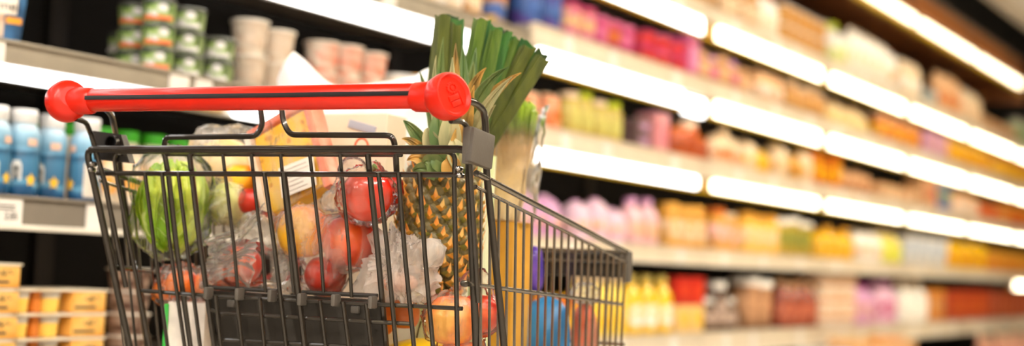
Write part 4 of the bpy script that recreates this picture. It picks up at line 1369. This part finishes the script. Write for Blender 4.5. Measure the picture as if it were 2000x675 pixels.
for ring, n in ((2, 4), (1, 5), (0, 5)):
    for k in range(n):
        f_ = let_fn(k, n, ring)
        lm.sheet(f_, 36, 28, .0015)
        if ring == 0:
            out = lambda p: p + (p - lc).normalized() * .0012
            ribs.tube([out(f_(.5, t / 14)) for t in range(13)], [.0042 * (1 - t / 14) + .0006 for t in range(13)], 7)
            for sd in (-1, 1):
                for q in range(4):
                    v0 = .15 + .17 * q
                    ribs.tube([out(f_(.5 + sd * .08 * t, min(1, v0 + .055 * t))) for t in range(6)], [.0012 - .00017 * t for t in range(6)], 5)
lo_let = lm.build('lettuce', M_let, None, lc)
tag(lo_let, 'round green lettuce wrapped in clear film behind the left wires', 'lettuce')
rb_ = MB(); rb_.v = [p - lc for p in ribs.v]; rb_.f, rb_.mi, rb_.sm = ribs.f, ribs.mi, ribs.sm
rb_.build('leaf_ribs', mat('lettuce_rib', (206, 220, 130), .4, c2=(180, 206, 90), scale=40), lo_let, label='pale leaf ribs')
g = bag_mesh(lc, [(lc + UP * .025, lr * 1.10), (lc - UP * .022, lr * 1.03)], .004, 2.2, 84, 52, neck=PT(398, 478, .12) - lc, wr=.006)
tag(g.build('lettuce_wrap', F_clear, None, lc), 'shiny clear film round the green lettuce', 'wrapping')
# -- puffed bag with cream loaf behind the lettuce
bc = PT(440, 284, .27)
M_loaf = mat('pale_loaf_crust', (238, 214, 160), .5, c2=(244, 196, 120), scale=26, bump=.2, bscale=30)
lo = MB().grid(sphere_fn(bc + UP * -.03, (.044, .040, .042), 4, .05, 3), 40, 24, closed_u=True)
for k in range(4):
    pass
lob = lo.build('bread_loaf', M_loaf, None, bc); tag(lob, 'pale rounded loaf inside the puffed clear bag at the back left', 'bread')
g = bag_mesh(bc + UP * -.03, [(bc + UP * -.03 + TA * .024, .055), (bc + UP * -.03 - TA * .024, .055)], .006, 8.8, 72, 40, wr=.006)
tag(g.build('bread_bag', F_puff, None, bc), 'puffed clear bag with creases at the back left of the trolley', 'bag')

# -- cheese slab, tilted, in a clear tray with red edges
M_chz = mat('cheese', (248, 188, 30), .45, c2=(250, 202, 70), scale=14, sss=.1)
M_hole = mat('cheese_hole', (222, 156, 36), .5)
M_rede = mat('red_pack_edge', (226, 110, 80), .35, c2=(236, 150, 120), scale=14)
M_lab = mat('pack_label_paper', (232, 222, 208), .5)
cp = PT(572, 318, .195)
ang = math.radians(-27)
t = thing('cheese_pack', 'tilted clear pack of yellow holed cheese with red edges and white label', 'cheese', cp)
t.rotation_euler = (R3 @ Matrix.Rotation(ang, 3, 'Y') @ Matrix.Rotation(math.radians(-12), 3, 'X')).to_euler()
CW, CH, CD = size(150, cp), size(196, cp), .032
MB().box((0, .004, 0), (CW * .86, CD, CH * .88), .006).build('cheese_block', M_chz, t)
ho = MB(); r_ = random.Random(5)
for k in range(17):
    x, z = r_.uniform(-.38, .38) * CW, r_.uniform(-.4, .4) * CH
    rr2 = r_.uniform(.002, .0052)
    ho.lathe([(rr2, -.0006), (rr2 * .8, .0004), (.0001, .0006)], 14, (x, .004 - CD / 2 - .0002, z), Vector((0, 0, 1)).rotation_difference(Vector((0, 1, 0))).to_matrix())
ho.build('cheese_holes', M_hole, t, label='small round holes')
ed = MB(); ed.box((CW * .50, 0, 0), (.014, CD * 1.1, CH), .004); ed.build('red_edge', M_rede, t, label='red printed edge')
ed = MB(); ed.box((-CW * .50, 0, 0), (.012, CD * 1.1, CH), .004); ed.build('clear_edge', mat('pale_pack_edge', (240, 214, 180), .3, c2=(246, 232, 214), scale=20), t, label='pale pack edge')
ed = MB(); ed.box((0, 0, CH * .49), (CW, CD * 1.05, .012), .004); ed.build('red_edge', M_rede, t, label='red printed top edge')
fm = MB()
def cf(u, v):
    w = .0022 * (ridged(Vector((u * 3, v * 4, 1.2))) - .5) + .001 * noise.noise(Vector((u * 9, v * 12, 4)))
    return Vector(((u - .5) * CW * 1.0, -CD / 2 - .004 + w, (v - .5) * CH * .98))
fm.sheet(cf, 40, 40, .0006); fm.build('clear_window', F_clear, t, label='shiny clear window')
lb = MB(); RL = Matrix.Rotation(math.radians(8), 3, 'Y')
LX, LZ = size(22, cp), -size(52, cp)
lb.box((LX, -CD / 2 - .0075, LZ), (size(82, cp), .001, size(62, cp)), 0, rot=RL)
lo_ = lb.build('label_sticker', M_lab, t, label='white paper label')
ln = MB()
for k in range(6):
    wv = size((58, 66, 40, 60, 34, 52)[k], cp)
    ln.box(Vector((LX, -CD / 2 - .0083, LZ)) + RL @ Vector((-size(4, cp), 0, size(22 - k * 9, cp))), (wv, .0005, .0011), 0, rot=RL)
ln.build('print_line', pm((176, 166, 152)), lo_)
# brown potatoes / dark fruit left of cheese
ball('mango', 'orange mango between lettuce film and cheese', 'fruit', 470, 350, 74, .20, M_mango, 12, (1, 1, .9), 'fruit by the cheese')
ball('apple', 'dark red apple low beside the cheese', 'fruit', 490, 392, 58, .185, M_apred, 13, (1, 1, .95), 'fruit by the cheese')
# -- red pepper in its own small bag
pc1 = PT(716, 381, .088); pr = size(104, pc1) / 2
def pep(u, v):
    th, ph = 2 * PI * u, PI * v
    d = Vector((math.sin(ph) * math.cos(th), math.sin(ph) * math.sin(th), -math.cos(ph)))
    k = 1 + .07 * math.cos(4 * th + .6) * math.sin(ph) - .18 * max(0, d.z - .8) / .2
    return pc1 + TA * d.x * pr * k * 1.02 + TB * d.y * pr * k + UP * d.z * pr * k * .98
po_ = MB().grid(pep, 48, 28, closed_u=True).build('red_pepper', M_pepp, None, pc1)
tag(po_, 'bright red pepper in thin film beside the pineapple', 'pepper')
MB().tube([Vector((0, 0, pr * .75)), Vector((.004, .002, pr * .98)), Vector((.010, .003, pr * 1.1))], [.005, .0038, .0044], 8).build('stalk', mat('pepper_stalk', (96, 130, 50), .5), po_)
ball('red_pepper', 'darker red pepper half behind the bright one', 'pepper', 762, 372, 62, .155, M_apred, 21, (1, 1, 1.05))
g = bag_mesh(pc1, [(pc1, pr * 1.05), (pc1 + UP * pr * 1.08 + TA * .008, .005), (PT(690, 335, .11), .018)], .004, 4.4, 60, 36, neck=PT(676, 318, .11) - pc1, wr=.005)
tag(g.build('pepper_bag', F_clear, None, pc1), 'clear crinkled film round the bright red pepper', 'bag')
pk = PT(700, 440, .19)
# crumpled film bag between cheese and pepper
q = PT(664, 372, .15)
g = bag_mesh(q, [(PT(648, 392, .15), .012), (PT(676, 356, .155), .012)], .003, 7.7, 56, 34, wr=.006)
tag(g.build('film_bag', F_milk, None, q), 'crumpled empty film between the cheese and the red pepper', 'bag')
# -- meat in white bag, centre right
wc = PT(775, 522, .106)
M_meat = mat('pale_pink_meat', (222, 150, 120), .4, c2=(236, 200, 176), scale=24)
mb_ = [(PT(742, 550, .114), size(74, wc) / 2), (PT(804, 543, .100), size(82, wc) / 2), (PT(788, 505, .104), size(70, wc) / 2)]
mm = MB()
o_ = MB().grid(sphere_fn(PT(772, 550, .106), (size(96, wc) / 2, .016, size(40, wc) / 2), 3, .06, 2.2), 40, 24, closed_u=True).build('meat_piece', M_meat, None, wc)
tag(o_, 'pale pink meat in the crumpled white bag', 'meat')
g = bag_mesh(wc, mb_ + [(PT(842, 492, .09), .016), (PT(742, 470, .10), .010), (PT(706, 566, .115), .012)], .003, 1.4, 96, 60, neck=PT(768, 436, .10) - wc, wr=.016, fr=6)
tag(g.build('white_bag', film_mat('crumpled_bag_film', (252, 244, 234), (.35, .85), 12, (2, 2, .6), .22, 1.1, 22), None, wc), 'crumpled whitish bag of meat in front of the pineapple', 'bag')
ball('orange', 'orange behind the wires right of the seat plate', 'fruit', 738, 622, 74, .150, mat('orange_skin', (214, 120, 34), .4, c2=(190, 96, 26), scale=20, bump=.1, bscale=300), 41, (1, 1, 1))
ball('orange', 'orange above the yellow melon, left of the right bag', 'fruit', 788, 612, 66, .165, mat('orange_skin_dull', (204, 112, 40), .4, c2=(180, 92, 30), scale=20, bump=.1, bscale=300), 43, (1, 1, 1))
# -- peaches in a bag, lower right
pc_ = []
pc_.append(ball('peach', 'large red and yellow peach behind the right wires', 'peach', 884, 624, 106, .124, M_peach, 31, (1, 1, 1), 'peaches in the right bag'))
pc_.append(ball('peach', 'red peach at the right post, in the right bag', 'peach', 936, 612, 80, .150, M_apple, 32, (1, 1, 1.05), 'peaches in the right bag'))
pc_.append(ball('peach', 'peach lying lowest in the right bag', 'peach', 902, 716, 112, .140, M_peach, 33, (1, 1, 1), 'peaches in the right bag'))
qc = PT(898, 630, .13)
g = bag_mesh(qc, pc_ + [(PT(928, 556, .14), .018)], .004, 6.1, 84, 56, wr=.008, floor=FLOOR)
tag(g.build('peach_bag', F_milk, None, qc), 'thin clear bag of peaches at the right rear corner', 'bag')
# -- pineapple
PN = PT(858, 432, .198)
PW_, PH_ = size(160, PN) / 2, size(262, PN) / 2
M_core = mat('pineapple_rind', (52, 40, 16), .6, c2=(84, 62, 22), scale=60)
M_eye = mat('pineapple_eye', (80, 70, 30), .32, c2=(126, 112, 66), scale=90, bump=.3, bscale=200)
M_bract = mat('pineapple_bract', (220, 152, 48), .5, c2=(116, 112, 38), scale=60, lo=.42, hi=.58)
M_spike = mat('pineapple_spike', (240, 196, 110), .5, c2=(232, 140, 40), scale=50)
pine = thing('pineapple', 'ripe pineapple with green crown at the right rear corner of the trolley', 'pineapple', PN)
tilt = Matrix.Rotation(math.radians(3), 3, 'Y')
pine.rotation_euler = (R3 @ tilt).to_euler()
def prad(z):                                           # z from -1 to 1
    return PW_ * (1 - abs(z) ** 3.2 * .42) * (1.0 - .05 * z)
MB().lathe([(.0001, -PH_)] + [(prad(k / 12 - 1) * .955 * (1 if 0 < k < 24 else .8), PH_ * (k / 12 - 1)) for k in range(0, 25)] + [(.0001, PH_)], 40).build('rind', M_core, pine)
eyes, brs, spk = MB(), MB(), MB()
rows, around = 15, 15
for i in range(rows):
    z = -.94 + 1.88 * i / (rows - 1)
    R = prad(z)
    sz = PI * R / around
    hz_ = PH_ * 1.88 / (rows - 1)
    for k in range(around):
        a = 2 * PI * (k + .5 * (i % 2)) / around + i * .045
        er = Vector((math.cos(a), math.sin(a), -.25 * z ** 3)).normalized(); et = Vector((-math.sin(a), math.cos(a), 0)); ez = er.cross(et).normalized()
        o = Vector((R * math.cos(a), R * math.sin(a), z * PH_)) - er * .003
        vs, fs = [], []
        n = 10
        for ring, (q, hgt) in enumerate(((1.04, -.001), (.90, .0034), (.62, .0056), (.3, .0060))):
            for j in range(n):
                t_ = 2 * PI * j / n
                x, y = math.cos(t_) * q * sz * 1.02, math.sin(t_) * q * hz_ * 1.0
                vs.append(o + et * x + ez * y + er * (hgt + (.0006 if ring < 2 else 0) * math.cos(t_ * 3 + k)))
        vs.append(o + er * .0058)
        for ring in range(3):
            for j in range(n):
                j2 = (j + 1) % n
                fs.append((ring * n + j, ring * n + j2, (ring + 1) * n + j2, (ring + 1) * n + j))
        for j in range(n):
            fs.append((3 * n + j, 3 * n + (j + 1) % n, 4 * n))
        eyes.add(vs, fs, 0, True)
        jt = lambda s_: rng.uniform(-s_, s_)
        P_ = lambda x, y, h: o + et * (x * sz) + ez * (y * hz_) + er * h
        tip = P_(jt(.12), .62 + jt(.12), .0125)
        b0, bl_, br_, il, ir, mm_ = P_(0, -1.0, .0042), P_(-1.0, -.52, .0030), P_(1.0, -.52, .0030), P_(-.30, -.22, .0082), P_(.30, -.22, .0082), P_(0, -.55, .0100)
        brs.add([b0, bl_, br_, il, ir, mm_], [(0, 5, 1), (1, 5, 3), (0, 2, 5), (2, 4, 5)], 0, True)
        spk.add([mm_, il, ir, tip, P_(0, -.25, .0095)], [(1, 0, 4), (0, 2, 4), (1, 4, 3), (4, 2, 3), (1, 3, 2)], 0, True)
eyes.build('eyes', M_eye, pine, label='olive diamond eyes')
brs.build('bracts', M_bract, pine, label='orange and green bracts')
spk.build('spikes', M_spike, pine, label='pale spikes')
# crown
M_cr = [mat('crown_leaf_green', (82, 108, 52), .45, c2=(120, 134, 74), scale=60, stretch=(1, 1, .2)), mat('crown_leaf_pale', (150, 150, 104), .5, c2=(186, 174, 126), scale=60, stretch=(1, 1, .2)),
        mat('crown_leaf_dry', (196, 150, 70), .55, c2=(130, 104, 50), scale=70, stretch=(1, 1, .3))]
PINV = pine.matrix_basis.inverted() if False else (Matrix.Translation(PN) @ (R3 @ tilt).to_4x4()).inverted()
crown = MB()
def crown_leaf(base, tip, w, bb, tb, bow, mi, nseg=14):
    A, T = PT(*base, bb + .055), PT(*tip, tb + .055)
    C = (A + T) / 2 + bow[0] * TA + bow[1] * TB + bow[2] * UP
    W = size(w, A)
    def fn(u, v):
        p = A * (1 - v) ** 2 + C * 2 * v * (1 - v) + T * v * v
        d = (A * (-2 * (1 - v)) + C * (2 - 4 * v) + T * (2 * v)).normalized()
        side = d.cross(CAM - p).normalized()
        side = (side + .25 * TB * (1 if (int(base[0] + tip[0]) % 2) else -1)).normalized()
        nn = side.cross(d).normalized()
        if nn.dot(CAM - p) < 0: nn = -nn
        ww = W * (.75 + .5 * v if v < .35 else (.925 * (1 - ((v - .35) / .65) ** 1.5) + .01))
        x = (u - .5)
        return PINV @ (p + side * (x * ww) - nn * (abs(x) * ww * -.35) + nn * .0006 * math.sin(u * 22))
    crown.sheet(fn, 9, nseg, .0011, mi)
LEAVES = [  # base, tip, width, b at base, b at tip, bow, tone
 ((872, 300), (866, 72), 26, .14, .13, (-.012, 0, .01), 0), ((884, 296), (890, 84), 30, .135, .12, (.006, -.006, .01), 2), ((866, 300), (852, 108), 20, .12, .10, (-.012, -.006, .0), 1),
 ((858, 300), (820, 140), 20, .13, .13, (-.002, 0, .02), 0), ((884, 300), (884, 112), 34, .115, .095, (.004, -.01, .0), 1), ((894, 296), (903, 88), 34, .13, .13, (.010, -.006, .01), 0),
 ((900, 290), (930, 92), 30, .15, .17, (.006, 0, .01), 0), ((906, 285), (950, 132), 34, .13, .11, (-.012, -.004, .028), 2), ((905, 280), (994, 130), 34, .125, .10, (-.012, -.006, .030), 0),
 ((910, 275), (1018, 142), 30, .14, .13, (-.008, 0, .026), 2), ((912, 280), (1000, 150), 26, .12, .09, (-.002, -.006, .014), 1), ((905, 285), (926, 166), 28, .115, .085, (.002, -.01, .004), 2),
 ((910, 290), (968, 205), 30, .13, .11, (.0, 0, .010), 1), ((900, 250), (925, 120), 30, .145, .14, (.004, 0, .01), 0),
 ((846, 308), (788, 235), 30, .10, .075, (-.004, -.010, .016), 0), ((842, 316), (785, 271), 24, .10, .07, (.0, -.012, .016), 2), ((846, 330), (795, 313), 32, .09, .065, (.002, -.012, .016), 2),
 ((860, 310), (836, 250), 40, .085, .070, (-.006, -.012, .012), 1), ((872, 312), (858, 212), 46, .08, .075, (-.006, -.010, .008), 0), ((884, 312), (884, 206), 50, .080, .072, (.0, -.012, .006), 1),
 ((880, 330), (846, 300), 50, .075, .065, (-.004, -.014, .012), 0), ((896, 316), (905, 232), 48, .085, .08, (.006, -.012, .006), 2), ((864, 334), (826, 318), 46, .075, .06, (.0, -.014, .012), 0),
 ((900, 335), (918, 300), 50, .085, .075, (.004, -.012, .010), 0), ((890, 340), (872, 310), 46, .072, .062, (.0, -.012, .010), 2), ((908, 300), (935, 255), 40, .11, .10, (.004, -.006, .010), 1),
 ((850, 322), (808, 290), 34, .09, .07, (.0, -.012, .014), 0), ((866, 300), (838, 180), 26, .12, .11, (-.010, 0, .006), 0), ((892, 290), (872, 140), 30, .12, .11, (-.004, -.006, .006), 0),
 ((905, 330), (884, 268), 50, .078, .07, (.002, -.014, .004), 1), ((852, 340), (806, 334), 34, .085, .07, (.0, -.012, .010), 0)]
for l_ in LEAVES:
    crown_leaf(*l_)
crown.build('crown', M_cr, pine, label='spiky green and straw crown')

# -- leeks behind the pineapple
M_lk = [mat('leek_leaf', (74, 104, 34), .4, c2=(98, 124, 46), scale=30, stretch=(3, 3, .4)), mat('leek_leaf_inner', (44, 96, 36), .42, c2=(66, 116, 44), scale=30, stretch=(3, 3, .4)),
        mat('leek_leaf_olive', (98, 106, 38), .42, c2=(80, 90, 34), scale=30, stretch=(3, 3, .4)), mat('leek_leaf_dark', (44, 66, 30), .45, c2=(60, 84, 38), scale=30, stretch=(3, 3, .4))]
M_lkw = mat('leek_shaft', (232, 234, 204), .35, c2=(200, 216, 150), scale=20, stretch=(3, 3, .4))
DBK = .085
def leek(name_label, base_px, base_b, leaves, off=0.0):
    D_ = DBK + off
    base_b += .10
    bp = PT(*base_px, base_b)
    t = thing('leek', name_label, 'leek', bp, group='leeks behind the pineapple')
    low = Vector((bp.x, bp.y, FLOOR))
    r = .0165
    MB().tube([low - bp, low - bp + UP * .02, (low - bp) * .4, UP * 0, UP * .03], [r * .95, r, r * 1.0, r * 1.05, r * 1.1], 18).build('shaft', M_lkw, t, label='pale shaft')
    for (tl, tr, bl_, br_, b_top, b_bot, fold, mi) in leaves:
        TL, TR_, BL_, BR_ = PT(*tl, b_top + D_), PT(*tr, b_top + D_), PT(*bl_, b_bot + D_), PT(*br_, b_bot + D_)
        def fn(u, v):
            p = (TL * (1 - u) + TR_ * u) * v + (BL_ * (1 - u) + BR_ * u) * (1 - v)
            w = (TR_ - TL).length
            x = u - .5
            prof = -abs(x) * 2 if fold > 0 else abs(x) * 2 - 1
            dep = abs(fold) * w * (1 + prof if fold > 0 else prof + 1)
            rib = .0006 * math.sin(u * 60)
            return p - TB * (dep * (1 if fold > 0 else -1)) + TB * rib - bp + UP * (.0016 * math.sin(u * 9 + tl[0]) * v)
        MB().sheet(fn, 31, 12, .0015).build('leaf', M_lk[mi], t)
    return t
leek('leek with two upright cut leaves left of the pineapple crown', (846, 330), .205, [
    ((850, 31), (880, 30), (832, 190), (872, 230), .165, .18, .35, 2), ((851, 29), (890, 29), (840, 200), (890, 230), .20, .20, -.30, 3),
    ((865, 38), (902, 36), (862, 200), (900, 240), .185, .19, -.2, 1), ((878, 44), (901, 50), (868, 200), (896, 240), .172, .185, .30, 2)], .03)
leek('leek with the broad cut leaf fan in the middle of the bunch', (902, 335), .205, [
    ((925, 37), (952, 40), (888, 230), (915, 250), .185, .19, .35, 0), ((928, 36), (955, 38), (905, 200), (935, 230), .215, .205, -.3, 1), ((948, 44), (978, 55), (905, 220), (930, 240), .21, .20, -.25, 1),
    ((957, 60), (981, 59), (912, 230), (945, 250), .180, .19, .30, 0), ((968, 66), (998, 62), (930, 200), (950, 240), .215, .205, -.25, 1)])
leek('leek leaning right, its long olive leaf nearest the shelves', (944, 345), .236, [
    ((982, 58), (997, 63), (920, 230), (938, 250), .222, .215, .2, 3), ((987, 80), (1014, 78), (920, 230), (950, 260), .185, .195, .30, 0), ((995, 66), (1012, 76), (935, 200), (955, 240), .214, .21, -.25, 1),
    ((1016, 88), (1046, 95), (928, 240), (955, 275), .190, .20, .28, 2), ((1015, 70), (1045, 92), (935, 230), (960, 260), .216, .214, -.25, 1), ((1049, 93), (1068, 110), (945, 240), (960, 275), .22, .214, -.25, 3),
    ((1047, 104), (1074, 119), (925, 290), (958, 300), .195, .21, .38, 2)], .04)

# -- greens in a clear bag, behind the right bracket
gc_ = PT(992, 300, .425)
M_rom = mat('romaine_leaf', (110, 140, 30), .42, c2=(176, 196, 60), scale=30, bump=.3, bscale=70)
M_rib = mat('romaine_rib', (226, 196, 120), .45, c2=(236, 216, 168), scale=26)
rom = thing('romaine', 'romaine with frilly yellow-green top behind the grey right bracket', 'lettuce', Vector((gc_.x, gc_.y, PT(975, 432, .425).z + .002)))
rb = rom.location.copy()
hgt = PT(1000, 205, .425).z - rb.z
ribm, leafm = MB(), MB()
for k in range(11):
    a = 2 * PI * k / 11 + .3 * (k % 2)
    rr_ = .030 if k % 2 else .020
    hh = hgt * (1.0 - .06 * (k % 3))
    def fn(u, v, a=a, rr_=rr_, hh=hh, k=k):
        R = rr_ * (.75 + .55 * v)
        th = a + (u - .5) * (1.3 + .7 * v)
        fr_ = max(0, v - .55) / .45
        R2 = R + .004 * math.sin(u * 30 + k) * fr_ + .003 * noise.noise(Vector((u * 4, v * 6, k)))
        return Vector((R2 * math.cos(th), R2 * math.sin(th), hh * v + .006 * math.sin(u * 17 + k * 2) * fr_))
    leafm.sheet(fn, 22, 26, .0014, 0)
M_romgrad = ramp_mat('romaine_leaf_grade', 2, [(0, (236, 214, 160)), (.35, (222, 188, 120)), (.62, (196, 156, 96)), (.70, (120, 108, 30)), (.80, (110, 140, 24)), (1, (180, 214, 50))], .42, .08, 60, .5)
leafm.build('leaves', M_romgrad, rom)
g = MB()
def wrapfn(u, v):
    th = 2 * PI * u
    rr3 = .044 + .012 * v + .005 * (ridged(Vector((math.cos(th) * 1.6, math.sin(th) * 1.6, v * 3))) - .5) + .003 * noise.noise(Vector((math.cos(th) * 4, math.sin(th) * 4, v * 9)))
    z = hgt * v * 1.01
    if v > .93: rr3 *= 1 + .08 * math.sin(th * 7)
    return rb + Vector((rr3 * math.cos(th), rr3 * math.sin(th), z))
g.grid(wrapfn, 60, 50, closed_u=True)
tag(g.build('greens_bag', film_mat('greens_film', (252, 242, 226), (.03, .34), 14, (1.6, 1.6, .5), .24, .2, 20), None, rb), 'tall clear bag round the romaine, open at its top', 'bag')
# -- mustard carton, blue bag, purple pack and red pack towards the front
M_must = mat('mustard_carton', (214, 160, 52), .5, c2=(196, 140, 40), scale=10)
q = PT(978, 560, .425); zt = PT(975, 432, .425).z
inbox('pasta_carton', 'mustard yellow carton seen through the right side wires', 'carton', Vector((q.x, q.y, FLOOR)) , (.068, .066, zt - FLOOR), M_must, .004)
M_blu = mat('blue_bag_film', (48, 130, 186), .35, c2=(36, 104, 156), scale=14, bump=.3, bscale=30)
def pillow(outline, b, depth, seed, wr=.004, rings=12, sub=6):
    """closed, slightly creased bag whose outline is given at distance b into the trolley"""
    pts = [PT(x, y, b) for x, y in outline]
    n0 = len(pts); fine = []
    for i in range(n0):
        for s in range(sub):
            p0_, p1_, p2_, p3_ = pts[(i - 1) % n0], pts[i], pts[(i + 1) % n0], pts[(i + 2) % n0]
            t_ = s / sub
            lin = p1_.lerp(p2_, t_)
            cat = .5 * ((2 * p1_) + (p2_ - p0_) * t_ + (2 * p0_ - 5 * p1_ + 4 * p2_ - p3_) * t_ * t_ + (3 * p1_ - p0_ - 3 * p2_ + p3_) * t_ ** 3)
            fine.append(lin.lerp(cat, .7))
    c = Vector((0, 0, 0))
    for p in fine: c += p
    c /= len(fine)
    m_ = MB()
    N = len(fine)
    for sgn in (-1, 1):
        vs = []
        for r_ in range(rings + 1):
            k = 1 - r_ / rings
            for p in fine:
                q_ = c.lerp(p, k)
                dd = depth * math.sqrt(max(0, 1 - k ** 2.4))
                w = wr * ((ridged(q_ * 16 + Vector((seed, seed, 0))) - .5) + .8 * noise.noise(q_ * 34 + Vector((0, seed, 0)))) * (1 - k ** 6)
                vs.append(q_ + TB * (sgn * dd + w * sgn))
        fs = []
        for r_ in range(rings):
            for j in range(N):
                j2 = (j + 1) % N
                fs.append((r_ * N + j, r_ * N + j2, (r_ + 1) * N + j2, (r_ + 1) * N + j))
        m_.add(vs, fs, 0, True)
    return m_, c
YF = lambda b, px: None
def floor_y(px, b):
    """picture row where the basket floor lies at that column and depth"""
    lo, hi = 500, 1400
    for _ in range(40):
        md = (lo + hi) / 2
        if PT(px, md, b).z > FLOOR: lo = md
        else: hi = md
    return lo
fy = floor_y(1040, .49) - 6
m_, c = pillow([(990, 640), (1020, 604), (1062, 578), (1098, 590), (1112, 640), (1108, fy - 4), (1050, fy), (1000, fy - 4), (985, 700)], .49, .036, 3.3)
tag(m_.build('blue_bag', M_blu, None, c), 'bright blue bag seen through the right side wires', 'bag')
M_purp = mat('purple_pack', (64, 44, 140), .3, c2=(110, 70, 170), scale=22, lo=.45, hi=.6)
m_, c = pillow([(1012, 490), (1030, 478), (1056, 486), (1061, 530), (1056, 566), (1036, 572), (1014, 578), (1007, 540)], .49, .016, 5.1, .002)
tag(m_.build('purple_pack', M_purp, None, c), 'small glossy purple pack standing on the blue bag', 'pack')
M_redp = mat('red_orange_pack', (206, 104, 70), .4, c2=(180, 130, 110), scale=16)
fy = floor_y(1120, .50) - 6
m_, c = pillow([(1122, 612), (1132, 596), (1146, 590), (1158, 602), (1164, 650), (1158, fy - 4), (1142, fy), (1126, fy - 4), (1120, 680)], .52, .024, 8.1)
tag(m_.build('snack_bag', M_redp, None, c), 'red-brown snack bag nearest the front of the trolley', 'bag')
g = bag_mesh(PT(1143, 573, .52), [(PT(1136, 572, .52), .012), (PT(1150, 574, .52), .012)], .004, 3.9, 60, 36, wr=.008)
tag(g.build('sparkling_film', film_mat('sparkling_film', (245, 242, 240), (.15, .6), 20, rough=.08, bump=.9, bscale=60), None, c), 'sparkling clear film crumpled on the red-brown snack bag', 'bag')

# -- big white carrier bag at the back, a beige carton in front of it
fy = floor_y(690, .44) - 26
m_, c = pillow([(548, 178), (545, 150), (563, 112), (574, 101), (588, 112), (622, 146), (655, 166), (720, 163), (780, 154), (826, 142), (850, 130), (862, 180), (862, 300), (858, 500), (850, fy - 6), (720, fy), (604, fy - 6), (596, 500), (580, 320), (560, 240)], .44, .045, 1.7, .008, 22, 6)
M_carr = mat('white_carrier_plastic', (248, 246, 244), .35, var=.02, scale=10, bump=.25, bscale=16, sss=.15)
tag(m_.build('carrier_bag', M_carr, None, c), 'large white carrier bag with a pointed ear above the handle', 'bag')
q = PT(690, 500, .31); zt = PT(690, 226, .31).z
M_bei = mat('beige_carton', (232, 216, 190), .55, c2=(222, 204, 176), scale=6)
cbx = inbox('beige_carton', 'beige carton with a blue-grey edge in front of the white carrier bag', 'carton', Vector((q.x, q.y, FLOOR)), (size(170, q), .06, zt - FLOOR), M_bei, .004)
MB().box((size(30, q), -.0310, (zt - FLOOR) - .020), (size(62, q), .002, .012), .0006, rot=Matrix.Rotation(math.radians(14), 3, 'Y')).build('edge_print', mat('blue_grey_print', (176, 178, 190), .5), cbx, label='blue-grey printed edge')
rg = PT(706, 287, .24)
rgo = MB().tube([rg + TA * (size(15, rg) * math.cos(2 * PI * k / 24)) + UP * (size(17, rg) * math.sin(2 * PI * k / 24)) for k in range(24)], size(4.2, rg) / 2, 8, closed=True)
tag(rgo.build('plastic_ring', mat('orange_ring', (240, 90, 40), .35), None, rg), 'orange plastic ring pull peeping over the rear rim', 'ring')
# ------------------------------------------------------------------ light and look
w = bpy.data.worlds.new('world'); scene.world = w; w.use_nodes = True
w.node_tree.nodes['Background'].inputs['Color'].default_value = (1.0, .95, .88, 1)
w.node_tree.nodes['Background'].inputs['Strength'].default_value = .25
scene.view_settings.view_transform = 'Standard'
scene.view_settings.look = 'None'
scene.view_settings.exposure = 0.62
scene.view_settings.gamma = 1
scene.view_settings.use_curve_mapping = False
scene.cycles.use_denoising = True
scene.cycles.max_bounces = 10
scene.cycles.transparent_max_bounces = 24
scene.cycles.sample_clamp_indirect = 6
